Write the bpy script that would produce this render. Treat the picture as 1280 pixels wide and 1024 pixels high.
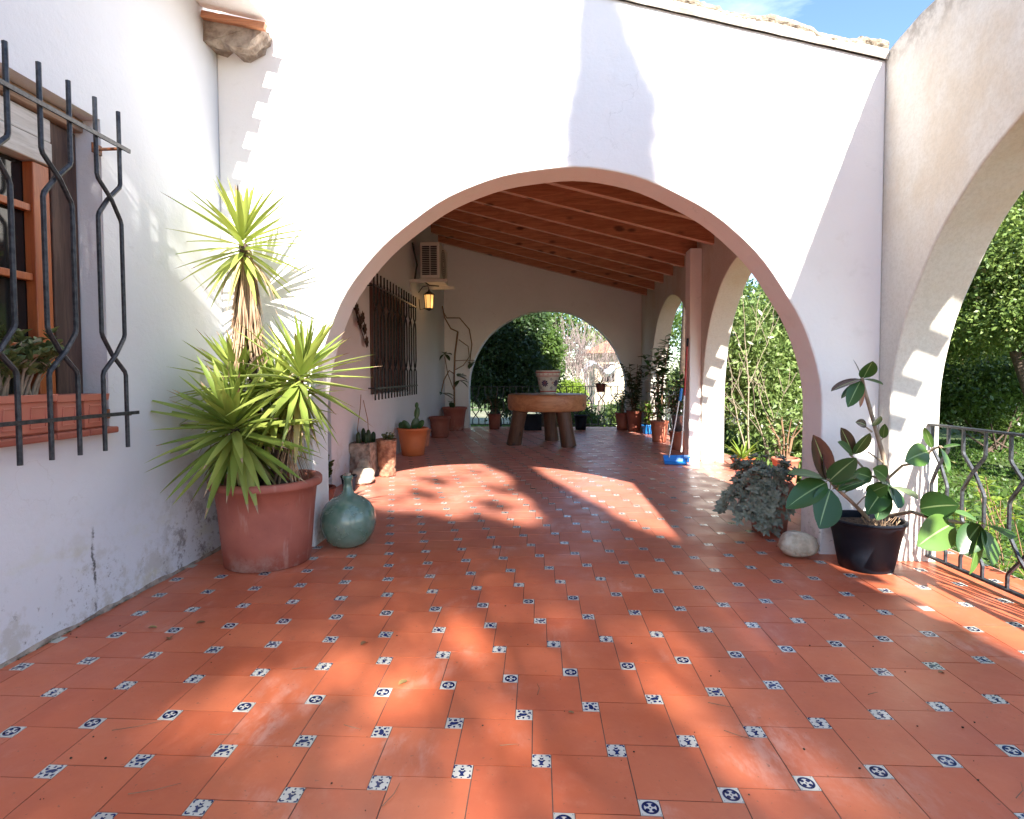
import bpy, math, random
import numpy as np
from mathutils import Vector, Matrix
for o in list(bpy.data.objects): bpy.data.objects.remove(o)
SC = bpy.context.scene
COL = SC.collection
PI = math.pi
# ------------------------------------------------------------------ camera
F, YAW, PIT, ROL, CX, CY = 713.37, .0619, .03821, -.00399, 633.9, 497.2
_f = Vector((-math.sin(YAW)*math.cos(PIT), math.cos(YAW)*math.cos(PIT), -math.sin(PIT)))
_r = Vector((math.cos(YAW), math.sin(YAW), 0)); _u = _r.cross(_f)
_r2 = _r*math.cos(ROL)+_u*math.sin(ROL); _u2 = -_r*math.sin(ROL)+_u*math.cos(ROL)
cam_data = bpy.data.cameras.new('camera'); cam = bpy.data.objects.new('camera', cam_data); COL.objects.link(cam)
M = Matrix((( _r2.x,_u2.x,-_f.x,0),(_r2.y,_u2.y,-_f.y,0),(_r2.z,_u2.z,-_f.z,1.25),(0,0,0,1)))
cam.matrix_world = M
cam_data.sensor_width = 36; cam_data.sensor_fit = 'HORIZONTAL'; cam_data.lens = F/1280*36
cam_data.shift_x = (640-CX)/1280; cam_data.shift_y = -(512-CY)/1280
cam_data.clip_start = .05; cam_data.clip_end = 500
SC.camera = cam
# ------------------------------------------------------------------ sky, sun, exposure
SUN = Vector((-.25, 1, -.68)).normalized()          # direction the light travels
EL = math.asin(-SUN.z)
world = bpy.data.worlds.new('World'); SC.world = world; world.use_nodes = True
wn = world.node_tree; wn.nodes.clear()
out = wn.nodes.new('ShaderNodeOutputWorld'); bg = wn.nodes.new('ShaderNodeBackground')
sky = wn.nodes.new('ShaderNodeTexSky'); sky.sky_type = 'NISHITA'; sky.sun_disc = False
sky.sun_elevation = EL; sky.sun_rotation = math.atan2(-SUN.x, -SUN.y) ; sky.air_density = 1.0; sky.dust_density = .3; sky.ozone_density = 3.5
tc = wn.nodes.new('ShaderNodeTexCoord'); mp = wn.nodes.new('ShaderNodeMapping'); mp.inputs['Scale'].default_value = (1.2, 3.5, 6)
nz = wn.nodes.new('ShaderNodeTexNoise'); nz.inputs['Scale'].default_value = 1.6; nz.inputs['Detail'].default_value = 7; nz.inputs['Roughness'].default_value = .62
rp = wn.nodes.new('ShaderNodeValToRGB'); rp.color_ramp.elements[0].position = .52; rp.color_ramp.elements[1].position = .85
rp.color_ramp.elements[1].color = (.6, .6, .6, 1)
mx = wn.nodes.new('ShaderNodeMix'); mx.data_type = 'RGBA'; mx.inputs['B'].default_value = (6.5, 7.2, 8.2, 1)
L = wn.links.new
L(tc.outputs['Generated'], mp.inputs['Vector']); L(mp.outputs[0], nz.inputs['Vector']); L(nz.outputs['Fac'], rp.inputs[0])
L(rp.outputs[0], mx.inputs['Factor']); L(sky.outputs[0], mx.inputs['A']); L(mx.outputs['Result'], bg.inputs[0]); L(bg.outputs[0], out.inputs[0])
bg.inputs[1].default_value = .10
sd = bpy.data.lights.new('sun', 'SUN'); sd.energy = 5.0; sd.angle = math.radians(.6); sd.color = (1, .95, .86)
so = bpy.data.objects.new('sun', sd); COL.objects.link(so); so.rotation_euler = SUN.to_track_quat('-Z', 'Y').to_euler(); so.location = (5, -15, 12)
SC.view_settings.view_transform = 'Standard'; SC.view_settings.look = 'None'; SC.view_settings.gamma = 1
SC.view_settings.exposure = 1.93
SC.render.engine = 'CYCLES'
SC.cycles.max_bounces = 10; SC.cycles.diffuse_bounces = 6; SC.cycles.transparent_max_bounces = 8

# ------------------------------------------------------------------ materials
MATS = {}
def newmat(name):
    m = bpy.data.materials.new(name); m.use_nodes = True; MATS[name] = m
    nt = m.node_tree; b = nt.nodes['Principled BSDF']
    return m, nt, b
class N:
    """tiny node helper"""
    def __init__(s, nt): s.nt = nt; s.co = None
    def node(s, t, **k):
        n = s.nt.nodes.new(t)
        for a, v in k.items(): setattr(n, a, v)
        return n
    def link(s, a, b): s.nt.links.new(a, b)
    def coord(s, scale=(1, 1, 1), kind='Position'):
        if kind == 'Position': g = s.node('ShaderNodeNewGeometry').outputs['Position']
        else: g = s.node('ShaderNodeTexCoord').outputs[kind]
        m = s.node('ShaderNodeMapping'); m.inputs['Scale'].default_value = scale; s.link(g, m.inputs[0]); return m.outputs[0]
    def noise(s, scale, detail=4, rough=.55, vec=None, dist=0):
        n = s.node('ShaderNodeTexNoise'); n.inputs['Scale'].default_value = scale; n.inputs['Detail'].default_value = detail
        n.inputs['Roughness'].default_value = rough; n.inputs['Distortion'].default_value = dist
        s.link(vec if vec else s.coord(), n.inputs['Vector']); return n.outputs['Fac']
    def ramp(s, x, a, b, ca=0., cb=1.):
        n = s.node('ShaderNodeMapRange'); n.inputs['From Min'].default_value = a; n.inputs['From Max'].default_value = b
        n.inputs['To Min'].default_value = ca; n.inputs['To Max'].default_value = cb
        n.interpolation_type = 'SMOOTHSTEP'; s.link(x, n.inputs['Value']); return n.outputs['Result']
    def math(s, op, a, b=None):
        n = s.node('ShaderNodeMath', operation=op)
        for i, v in ((0, a), (1, b)):
            if v is None: continue
            if isinstance(v, (int, float)): n.inputs[i].default_value = v
            else: s.link(v, n.inputs[i])
        return n.outputs[0]
    def mix(s, f, a, b):
        n = s.node('ShaderNodeMix', data_type='RGBA')
        for k, v in (('Factor', f), ('A', a), ('B', b)):
            if isinstance(v, (int, float)): n.inputs[k].default_value = v
            elif isinstance(v, tuple): n.inputs[k].default_value = v if len(v) == 4 else v+(1,)
            else: s.link(v, n.inputs[k])
        return n.outputs['Result']
    def bump(s, b, h, st=.3, d=.01):
        n = s.node('ShaderNodeBump'); n.inputs['Strength'].default_value = st; n.inputs['Distance'].default_value = d
        s.link(h, n.inputs['Height']); s.link(n.outputs[0], b.inputs['Normal'])
    def attr(s, name='tone'):
        n = s.node('ShaderNodeAttribute', attribute_name=name); return n.outputs['Fac']
    def xyz(s):
        n = s.node('ShaderNodeSeparateXYZ'); s.link(s.node('ShaderNodeNewGeometry').outputs['Position'], n.inputs[0]); return n.outputs

def simple(name, c1, c2=None, rough=.6, scale=8, metal=0, bump=.2, bd=.004, bscale=60, spec=.5, kind='Position', detail=4, coat=0):
    m, nt, b = newmat(name); n = N(nt)
    c2 = c2 or tuple(v*.7 for v in c1)
    v = n.coord((1, 1, 1), kind)
    f = n.ramp(n.noise(scale, detail, vec=v), .3, .7)
    n.link(n.mix(f, c1, c2), b.inputs['Base Color'])
    b.inputs['Roughness'].default_value = rough; b.inputs['Metallic'].default_value = metal
    b.inputs['Specular IOR Level'].default_value = spec
    if coat: b.inputs['Coat Weight'].default_value = coat
    if bump: n.bump(b, n.noise(bscale, 3, vec=v), bump, bd)
    return m

def plaster(name, base=(.78, .77, .74), kind='plain'):
    m, nt, b = newmat(name); n = N(nt)
    big = n.ramp(n.noise(.9, 5, .6), .35, .7)
    c = n.mix(n.math('MULTIPLY', big, .35), base, tuple(v*w for v, w in zip(base, (.88, .87, .86))))
    fine = n.ramp(n.noise(7, 6, .7), .55, .75)
    c = n.mix(n.math('MULTIPLY', fine, .18), c, (.6, .56, .5))
    z = n.xyz()
    if kind in ('house', 'plain', 'arcade'):
        low = n.ramp(z[2], .75 if kind == 'house' else .35, .02)
        st = n.math('MULTIPLY', low, n.ramp(n.noise(4.2, 8, .72), .50, .62))
        c = n.mix(n.math('MULTIPLY', st, .55), c, (.42, .38, .31))
        cr = n.math('MULTIPLY', n.ramp(z[2], .45, .05), n.ramp(n.noise(16, 8, .8), .57, .66))
        c = n.mix(n.math('MULTIPLY', cr, .75), c, (.13, .12, .10))
    if kind == 'house':
        ye = n.math('MULTIPLY', n.ramp(z[2], .6, .25), n.ramp(n.noise(2.1, 4, .6, vec=n.coord((1, 1, 1.6))), .55, .68))
        c = n.mix(n.math('MULTIPLY', ye, .5), c, (.58, .56, .36))
        # vertical crack and flaking under the window
        w = n.noise(6, 5, .7)
        d = n.math('ABSOLUTE', n.math('SUBTRACT', n.math('ADD', z[1], n.math('MULTIPLY', w, .12)), 2.86))
        ck = n.math('MULTIPLY', n.ramp(d, .012, .002), n.ramp(z[2], .50, .42))
        c = n.mix(n.math('MULTIPLY', ck, n.math('MULTIPLY', n.ramp(n.noise(22, 5), .35, .6), .9)), c, (.07, .065, .06))
        fl = n.math('MULTIPLY', n.ramp(d, .3, .05), n.math('MULTIPLY', n.ramp(z[2], .38, .2), n.ramp(n.noise(30, 6, .75), .56, .64)))
        c = n.mix(n.math('MULTIPLY', fl, .7), c, (.24, .21, .19))
        # dark mould behind the big pot
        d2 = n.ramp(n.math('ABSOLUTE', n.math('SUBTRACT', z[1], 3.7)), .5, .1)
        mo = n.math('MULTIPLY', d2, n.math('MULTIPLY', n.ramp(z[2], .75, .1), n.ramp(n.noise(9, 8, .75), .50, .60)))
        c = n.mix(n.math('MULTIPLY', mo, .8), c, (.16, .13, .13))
    if kind == 'arcade':
        pt = n.ramp(n.noise(1.5, 6, .68, vec=n.coord((1, 1, .8))), .45, .68)
        pt = n.math('MULTIPLY', pt, n.ramp(z[2], 1.2, 2.6))
        c = n.mix(n.math('MULTIPLY', pt, .5), c, (.55, .43, .29))
        gr_ = n.ramp(n.noise(48, 6, .75), .42, .62); c = n.mix(n.math('MULTIPLY', gr_, .30), c, (.46, .41, .34))
        g = n.math('MULTIPLY', n.ramp(z[2], 3.15, 3.45), n.ramp(n.noise(11, 6, .7), .40, .62))
        c = n.mix(n.math('MULTIPLY', g, .7), c, (.25, .21, .17))
    n.link(c, b.inputs['Base Color']); b.inputs['Roughness'].default_value = .9; b.inputs['Specular IOR Level'].default_value = .2
    vo = n.node('ShaderNodeTexVoronoi', feature='DISTANCE_TO_EDGE'); vo.inputs['Scale'].default_value = 1.1
    vd = n.node('ShaderNodeVectorMath', operation='ADD'); nzz = n.node('ShaderNodeTexNoise'); nzz.inputs['Scale'].default_value = 3.5; nzz.inputs['Detail'].default_value = 6
    n.link(n.coord(), nzz.inputs['Vector']); n.link(n.coord(), vd.inputs[0]); n.link(nzz.outputs['Color'], vd.inputs[1]); n.link(vd.outputs[0], vo.inputs['Vector'])
    hc = n.math('MULTIPLY', n.ramp(vo.outputs['Distance'], .007, .001), n.ramp(n.noise(1.1, 3), .50, .62))
    c = n.mix(n.math('MULTIPLY', hc, .22), c, (.40, .37, .34)); n.link(c, b.inputs['Base Color'])
    h = n.math('ADD', n.math('MULTIPLY', n.noise(3.2, 4, .5, vec=n.coord((1, 1, 1.3)), dist=.3), 3.5), n.math('ADD', n.noise(38, 5, .6), n.math('MULTIPLY', n.noise(160, 2), .35)))
    n.bump(b, h, .36, .007)
    return m
plaster('plaster_house', (.655, .665, .70), 'house'); plaster('plaster', (.86, .825, .80)); plaster('plaster_arcade', (.67, .635, .57), 'arcade')

def tilemat():
    m, nt, b = newmat('terracotta_tile'); n = N(nt); t = n.attr()
    c = n.mix(t, (.50, .108, .041), (.585, .148, .060))
    c = n.mix(n.math('MULTIPLY', n.ramp(n.noise(2.2, 6, .65), .35, .7), .40), c, (.36, .062, .030))
    c = n.mix(n.math('MULTIPLY', n.ramp(n.noise(14, 6, .7), .5, .75), .25), c, (.62, .20, .11))
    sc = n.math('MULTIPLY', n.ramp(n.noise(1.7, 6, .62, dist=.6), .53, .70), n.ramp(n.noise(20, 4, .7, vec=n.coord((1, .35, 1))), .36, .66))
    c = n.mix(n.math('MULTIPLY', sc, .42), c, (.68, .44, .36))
    dk = n.math('MULTIPLY', n.ramp(n.noise(5.5, 8, .75), .60, .70), n.ramp(n.noise(.8, 3), .4, .6))
    c = n.mix(n.math('MULTIPLY', dk, .5), c, (.20, .06, .035))
    c = n.mix(n.math('MULTIPLY', n.ramp(n.noise(55, 3, .6), .66, .72), .6), c, (.16, .07, .04))
    yy = n.xyz()[1]; du = n.math('MULTIPLY', n.ramp(yy, 3.6, 5.6), n.ramp(n.noise(2.6, 5, .6), .2, .8, .22, .52))
    c = n.mix(du, c, (.56, .27, .23))
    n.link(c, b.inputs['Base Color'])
    r = n.ramp(n.noise(3.1, 5, .6), .3, .7, .30, .50); n.link(r, b.inputs['Roughness']); b.inputs['Sheen Weight'].default_value = .06; b.inputs['Sheen Roughness'].default_value = .45; b.inputs['Sheen Tint'].default_value = (1, .82, .78, 1)
    b.inputs['Specular IOR Level'].default_value = .45
    n.bump(b, n.math('ADD', n.noise(6, 3), n.math('MULTIPLY', n.noise(70, 3), .18)), .25, .006)
tilemat()
simple('grout', (.07, .04, .03), (.17, .10, .075), .9, 6)
simple('glazed_white', (.62, .60, .53), (.48, .46, .40), .2, 5, bump=.05)
simple('glazed_blue', (.008, .016, .075), (.02, .035, .13), .2, 40, bump=0)
simple('black_iron', (.018, .020, .026), (.055, .058, .066), .42, 45, .3, .5, .002, 90)
simple('rust_iron', (.30, .10, .035), (.08, .05, .04), .8, 50)
simple('dark_bronze', (.035, .02, .02), (.10, .045, .03), .55, 30, .4)
def wood(name, c1, c2, axis=0, rough=.5, knots=True, sc=1.0):
    m, nt, b = newmat(name); n = N(nt)
    s = [9, 9, 9]; s[axis] = .8
    v = n.coord(tuple(k*sc for k in s))
    g = n.noise(2.4, 6, .65, vec=v, dist=.8)
    c = n.mix(n.ramp(g, .32, .68), c1, c2)
    g2 = n.noise(14, 3, .6, vec=v)
    c = n.mix(n.math('MULTIPLY', n.ramp(g2, .5, .7), .4), c, tuple(x*.45 for x in c1))
    if knots:
        vv = n.node('ShaderNodeTexVoronoi'); vv.inputs['Scale'].default_value = 1.0
        s2 = [5.5, 5.5, 5.5]; s2[axis] = 2.4
        n.link(n.coord(tuple(s2)), vv.inputs['Vector'])
        k = n.ramp(vv.outputs['Distance'], .24, .09)
        c = n.mix(n.math('MULTIPLY', k, .85), c, tuple(x*.16 for x in c1))
    n.link(c, b.inputs['Base Color']); b.inputs['Roughness'].default_value = rough
    n.bump(b, n.math('ADD', g, g2), .3, .004)
wood('rafter_wood', (.56, .25, .13), (.36, .13, .06), 0, .42)
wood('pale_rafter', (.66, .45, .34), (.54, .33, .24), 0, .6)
wood('ceiling_wood', (.34, .14, .07), (.22, .08, .04), 1, .5)
wood('frame_wood', (.42, .11, .03), (.28, .06, .018), 2, .35, False)
wood('dark_wood', (.06, .032, .024), (.12, .07, .05), 2, .7, False)
wood('weathered_wood', (.20, .115, .07), (.34, .23, .16), 1, .8, False)
wood('shutter_wood', (.12, .028, .018), (.07, .018, .012), 2, .5, False)
wood('slab_wood', (.54, .24, .11), (.38, .14, .06), 0, .45, True, .6)
wood('leg_wood', (.075, .032, .018), (.14, .06, .03), 2, .55, True)
wood('pale_box', (.62, .60, .58), (.50, .47, .44), 1, .7, False)
simple('terracotta', (.42, .13, .075), (.50, .18, .11), .7, 5, bump=.2, bscale=40)
simple('pot_clay', (.40, .125, .085), (.30, .085, .06), .62, 3.5, bump=.15, bscale=25, detail=7)
simple('clay_pink', (.44, .24, .18), (.36, .18, .13), .75, 6, bump=.3)
simple('pot_orange', (.58, .15, .045), (.50, .12, .04), .5, 4, bump=.1)
simple('pot_brown', (.22, .06, .04), (.30, .09, .055), .7, 6)
simple('planter_plastic', (.48, .145, .095), (.54, .20, .14), .45, 4, bump=.05)
simple('black_plastic', (.008, .010, .016), (.016, .018, .026), .5, 6, bump=.08, bscale=120, spec=.12)
simple('blue_plastic', (.01, .16, .50), (.015, .20, .58), .35, 6, bump=0)
simple('red_plastic', (.45, .02, .02), (.36, .015, .015), .35, 6, bump=0)
simple('white_metal', (.72, .72, .70), (.60, .60, .58), .35, 6, bump=0)
simple('grey_metal', (.42, .43, .44), (.30, .31, .32), .35, 8, .7, bump=0)
simple('ac_plastic', (.66, .64, .58), (.58, .55, .48), .45, 4, bump=0)
simple('dark_slots', (.02, .02, .02), (.03, .03, .03), .6)
simple('soil', (.035, .022, .015), (.08, .05, .03), .95, 30, bump=1, bd=.02, bscale=50)
simple('white_stone', (.56, .51, .42), (.34, .29, .22), .85, 12, bump=1, bd=.03, bscale=16, detail=8)
simple('rough_stone', (.40, .33, .27), (.19, .14, .11), .9, 15, bump=1, bd=.03, bscale=18)
simple('bark_pot', (.42, .24, .15), (.20, .09, .055), .9, 14, bump=1, bd=.03, bscale=24)
simple('coping_rough', (.15, .115, .08), (.32, .27, .21), .95, 26, bump=1, bd=.03, bscale=30, detail=8)
simple('coping_lip', (.50, .47, .42), (.32, .28, .23), .85, 12, bump=.5, bd=.008, detail=7)
simple('roof_tile', (.50, .21, .12), (.36, .14, .08), .85, 9)
simple('bark', (.11, .07, .05), (.06, .042, .032), .95, 12, bump=1, bd=.02, bscale=30)
simple('dead_leaf', (.42, .29, .18), (.26, .16, .10), .9, 12, bump=.2)
simple('pale_stem', (.34, .27, .20), (.22, .16, .11), .8, 20)
simple('brown_stem', (.19, .10, .06), (.27, .16, .09), .8, 20)
simple('sapling_twig', (.32, .26, .19), (.22, .17, .12), .9, 10, bump=0)
simple('bare_twig', (.34, .27, .25), (.22, .16, .145), .9, 10, bump=0)
simple('concrete', (.36, .34, .31), (.46, .44, .40), .95, 6, bump=.5)
simple('house_cream', (.62, .52, .38), (.56, .47, .34), .9, 2)
simple('wicker', (.30, .20, .11), (.20, .12, .06), .8, 40)
simple('tarp', (.55, .66, .80), (.70, .78, .88), .6, 2)
simple('pale_ground', (.26, .23, .17), (.13, .15, .07), .95, 3, bump=.6, bd=.02, detail=7)
m = MATS['pot_clay']; nt = m.node_tree; b = nt.nodes['Principled BSDF']; n = N(nt); src = b.inputs['Base Color'].links[0].from_socket
z_ = n.xyz()[2]; st = n.math('MULTIPLY', n.ramp(z_, .16, .0), n.ramp(n.noise(9, 7, .7), .42, .66))
c = n.mix(n.math('MULTIPLY', st, .6), src, (.52, .42, .37)); v_ = n.coord((7, 7, .9))
c = n.mix(n.math('MULTIPLY', n.ramp(n.noise(2.2, 5, .6, vec=v_), .58, .72), .35), c, (.55, .36, .30)); c = n.mix(n.math('MULTIPLY', n.ramp(n.noise(26, 5, .7), .62, .7), .4), c, (.17, .06, .045)); n.link(c, b.inputs['Base Color'])
# green glass demijohn: glaze of dust over green glass
m, nt, b = newmat('green_glass'); n = N(nt)
n.link(n.mix(n.ramp(n.noise(6, 6, .7), .35, .7), (.11, .21, .155), (.21, .30, .245)), b.inputs['Base Color'])
n.link(n.ramp(n.noise(9, 5), .3, .7, .08, .30), b.inputs['Roughness']); b.inputs['Coat Weight'].default_value = .35; b.inputs['Coat Roughness'].default_value = .08
b.inputs['Transmission Weight'].default_value = .25
# window glass
m, nt, b = newmat('window_glass'); b.inputs['Base Color'].default_value = (.012, .012, .013, 1); b.inputs['Roughness'].default_value = .06
# lantern glow
m, nt, b = newmat('lamp_glow'); b.inputs['Base Color'].default_value = (1, .7, .3, 1); b.inputs['Emission Color'].default_value = (1, .55, .18, 1); b.inputs['Emission Strength'].default_value = 3.0
m, nt, b = newmat('lamp_glass'); b.inputs['Base Color'].default_value = (.9, .62, .3, 1); b.inputs['Emission Color'].default_value = (1, .50, .14, 1); b.inputs['Emission Strength'].default_value = .3; b.inputs['Roughness'].default_value = .2
def leafmat(name, c1, c2, rough=.45, trans=.35, spec=.4, c3=None):
    m, nt, b = newmat(name); n = N(nt); t = n.attr()
    c = n.mix(t, c1, c2)
    if c3: c = n.mix(n.ramp(t, .9, .97), c, c3)
    c = n.mix(n.math('MULTIPLY', n.ramp(n.noise(3, 3), .35, .65), .25), c, tuple(v*.55 for v in c1))
    n.link(c, b.inputs['Base Color']); b.inputs['Roughness'].default_value = rough; b.inputs['Specular IOR Level'].default_value = spec
    tr = n.node('ShaderNodeBsdfTranslucent'); ms = n.node('ShaderNodeMixShader'); ms.inputs[0].default_value = trans
    n.link(n.mix(.35, c, (.30, .42, .05)), tr.inputs[0]); n.link(b.outputs[0], ms.inputs[1]); n.link(tr.outputs[0], ms.inputs[2])
    n.link(ms.outputs[0], nt.nodes['Material Output'].inputs[0])
leafmat('yucca_leaf', (.20, .29, .055), (.46, .50, .12), .38, .28, c3=(.52, .44, .18))
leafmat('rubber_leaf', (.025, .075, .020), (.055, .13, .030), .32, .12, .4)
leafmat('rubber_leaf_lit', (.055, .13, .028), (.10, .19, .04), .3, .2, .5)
simple('midrib', (.20, .30, .10), (.26, .34, .14), .4, 10, bump=0)
leafmat('rubber_leaf_purple', (.035, .022, .024), (.06, .03, .03), .25, .1, .6)
leafmat('rubber_leaf_orange', (.38, .11, .04), (.30, .09, .03), .3, .3, .5)
leafmat('silver_leaf', (.22, .25, .19), (.38, .40, .32), .7, .15, .3)
leafmat('succulent_leaf', (.09, .13, .05), (.20, .24, .10), .45, .1, .5, c3=(.35, .22, .14))
leafmat('dark_leaf', (.020, .045, .016), (.05, .085, .028), .4, .2)
leafmat('mid_leaf', (.045, .09, .020), (.12, .19, .045), .4, .3)
leafmat('hedge_leaf', (.08, .15, .035), (.32, .40, .14), .32, .35, .6, c3=(.45, .48, .30))
leafmat('olive_leaf', (.08, .145, .034), (.26, .34, .09), .45, .3, c3=(.40, .36, .16))
leafmat('lime_leaf', (.16, .26, .03), (.30, .40, .06), .45, .4)
leafmat('conifer_leaf', (.07, .15, .022), (.17, .28, .045), .5, .35)
leafmat('pot_leaf', (.030, .085, .022), (.07, .15, .04), .35, .2, .5)
leafmat('grass_blade', (.045, .11, .016), (.10, .19, .03), .5, .35, c3=(.30, .28, .12))
leafmat('fallen', (.30, .22, .08), (.22, .10, .05), .7, .1)
# lawn base
m, nt, b = newmat('lawn'); n = N(nt)
c = n.mix(n.ramp(n.noise(.5, 6, .6), .35, .65), (.045, .09, .015), (.08, .12, .025))
c = n.mix(n.ramp(n.noise(2.5, 6, .7), .55, .7), c, (.17, .13, .07))
n.link(c, b.inputs['Base Color']); b.inputs['Roughness'].default_value = .95; n.bump(b, n.noise(30, 5, .7), 1, .05)

# ------------------------------------------------------------------ mesh helpers
ORG = {}
def rnd(seed): return np.random.default_rng(seed)
class MB:
    def __init__(s): s.v = []; s.f = []; s.m = []; s.t = []; s.sm = []
    def add(s, vs, fs, mi=0, tone=None, smooth=False):
        k = len(s.v); s.v += [tuple(p) for p in vs]
        for f in fs:
            s.f.append([k+i for i in f]); s.m.append(mi); s.t.append(random.random() if tone is None else tone); s.sm.append(smooth)
    def box(s, a, b, mi=0, rot=None, piv=None, tone=None):
        x0, y0, z0 = a; x1, y1, z1 = b
        vs = [(x0,y0,z0),(x1,y0,z0),(x1,y1,z0),(x0,y1,z0),(x0,y0,z1),(x1,y0,z1),(x1,y1,z1),(x0,y1,z1)]
        if rot is not None:
            p = Vector(piv) if piv else (Vector(a)+Vector(b))/2
            vs = [tuple(rot @ (Vector(q)-p)+p) for q in vs]
        s.add(vs, [(0,3,2,1),(4,5,6,7),(0,1,5,4),(1,2,6,5),(2,3,7,6),(3,0,4,7)], mi, tone)
    def tube(s, pts, rad, n=8, mi=0, cap=True, tone=None, smooth=True, roll=0, flat=1.0):
        pts = [Vector(p) for p in pts]; m = len(pts)
        if not hasattr(rad, '__len__'): rad = [rad]*m
        rings = []; up = None
        for i, p in enumerate(pts):
            d = (pts[min(i+1, m-1)]-pts[max(i-1, 0)]).normalized()
            if up is None:
                up = Vector((0, 0, 1)) if abs(d.z) < .9 else Vector((1, 0, 0))
            a = d.cross(up)
            if a.length < 1e-4: a = d.cross(Vector((0, 1, 0)))
            a.normalize(); bb = a.cross(d).normalized(); up = bb
            rings.append([p + (a*math.cos(roll+2*PI*k/n) + bb*math.sin(roll+2*PI*k/n)*flat)*rad[i] for k in range(n)])
        vs = [q for r in rings for q in r]; fs = []
        for i in range(m-1):
            for k in range(n): fs.append((i*n+k, (i+1)*n+k, (i+1)*n+(k+1) % n, i*n+(k+1) % n))
        s.add(vs, fs, mi, tone, smooth)
        if cap: s.add(rings[0], [tuple(range(n))], mi, tone); s.add(rings[-1], [tuple(range(n-1, -1, -1))], mi, tone)
    def lathe(s, c, prof, n=40, mi=0, wob=0, tone=None, sx=1, sy=1, seed=0):
        R = random.Random(seed); ph = [R.uniform(0, 6) for _ in range(4)]
        vs = []; fs = []
        for (r, z) in prof:
            for k in range(n):
                a = 2*PI*k/n; w = 1+wob*(math.sin(2*a+ph[0]+z*4)+.6*math.sin(5*a+ph[1]+z*9)+.4*math.sin(9*a+ph[2]-z*14))
                vs.append((c[0]+r*w*math.cos(a)*sx, c[1]+r*w*math.sin(a)*sy, c[2]+z))
        for i in range(len(prof)-1):
            for k in range(n): fs.append((i*n+k, i*n+(k+1) % n, (i+1)*n+(k+1) % n, (i+1)*n+k))
        s.add(vs, fs, mi, tone, True)
    def disk(s, c, r, n=32, mi=0, bump=0, seed=0):
        R = random.Random(seed); vs = [(c[0], c[1], c[2]+bump)]; fs = []
        for j in range(1, 5):
            for k in range(n):
                a = 2*PI*k/n; q = r*j/4
                vs.append((c[0]+q*math.cos(a), c[1]+q*math.sin(a), c[2]+(R.uniform(-1, 1)*bump if j < 4 else 0)))
        for k in range(n): fs.append((0, 1+k, 1+(k+1) % n))
        for j in range(3):
            for k in range(n): fs.append((1+j*n+k, 1+(j+1)*n+k, 1+(j+1)*n+(k+1) % n, 1+j*n+(k+1) % n))
        s.add(vs, fs, mi, None, True)
    def leaf(s, base, d, up, L, W, droop=0., shape='sword', n=6, fold=.25, mi=0, tone=None, curl=0, tip=None):
        d = Vector(d).normalized(); up = Vector(up); side = d.cross(up)
        if side.length < 1e-3: side = d.cross(Vector((1, .2, 0)))
        side.normalize(); up = side.cross(d).normalized()
        p = Vector(base); vs = []; fs = []; dd = d.copy()
        for i in range(n+1):
            t = i/n
            if shape == 'sword': w = W*(.42+.58*math.sin(min(1, t*2.4)*PI/2))*(1-t**2.2) if t > .0 else W*.42
            elif shape == 'oval': w = W*max(.04, math.sin(PI*t**.9))**.62 if 0 < t < 1 else W*.05
            else: w = W*math.sin(PI*min(1, t*.85+.08))
            w = max(w, W*.015)*.5
            nn = side.cross(dd).normalized()
            vs += [p-side*w+nn*w*fold*2, p.copy(), p+side*w+nn*w*fold*2]
            dd = (dd+Vector((0, 0, -1))*droop/n+up*curl/n).normalized()
            p = p+dd*(L/n)
        for i in range(n):
            a = i*3; fs += [(a, a+1, a+4, a+3), (a+1, a+2, a+5, a+4)]
        s.add(vs, fs, mi, random.random() if tone is None else tone, True)
        if tip is not None:
            for q in (1, 2): s.m[-q] = tip
    def prism(s, poly, fn, a, b, mi=0):
        """outline of 2-D points, extruded from depth a to depth b by fn(u, v, w)"""
        n = len(poly); vs = [fn(u, v, a) for u, v in poly]+[fn(u, v, b) for u, v in poly]
        fs = [tuple(range(n)), tuple(range(2*n-1, n-1, -1))]+[(i, i+n, (i+1) % n+n, (i+1) % n) for i in range(n)]
        s.add(vs, fs, mi)
    def build(s, name, mats, parent=None, origin=None, bevel=0):
        me = bpy.data.meshes.new(name)
        if parent is not None: org = ORG.get(parent.name, Vector((0, 0, 0)))
        else: org = Vector(origin or (0, 0, 0))
        me.from_pydata([(p[0]-org.x, p[1]-org.y, p[2]-org.z) for p in s.v], [], s.f)
        if isinstance(mats, str): mats = [mats]
        for q in mats: me.materials.append(MATS[q])
        me.polygons.foreach_set('material_index', s.m); me.polygons.foreach_set('use_smooth', s.sm)
        at = me.attributes.new('tone', 'FLOAT', 'FACE'); at.data.foreach_set('value', s.t)
        me.update()
        o = bpy.data.objects.new(name, me); COL.objects.link(o)
        if parent is not None: o.parent = parent; ORG[o.name] = org
        else: o.location = org; ORG[o.name] = org
        if bevel:
            md = o.modifiers.new('bevel', 'BEVEL'); md.width = bevel; md.segments = 2; md.limit_method = 'ANGLE'; md.angle_limit = math.radians(40)
        return o
def tag(o, label=None, cat=None, group=None, kind=None):
    for k, v in (('label', label), ('category', cat), ('group', group), ('kind', kind)):
        if v: o[k] = v
    return o
def thing(name, label, cat, loc, group=None):
    o = bpy.data.objects.new(name, None); COL.objects.link(o); o.location = loc; o.empty_display_size = .1
    ORG[o.name] = Vector(loc); return tag(o, label, cat, group)
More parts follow.
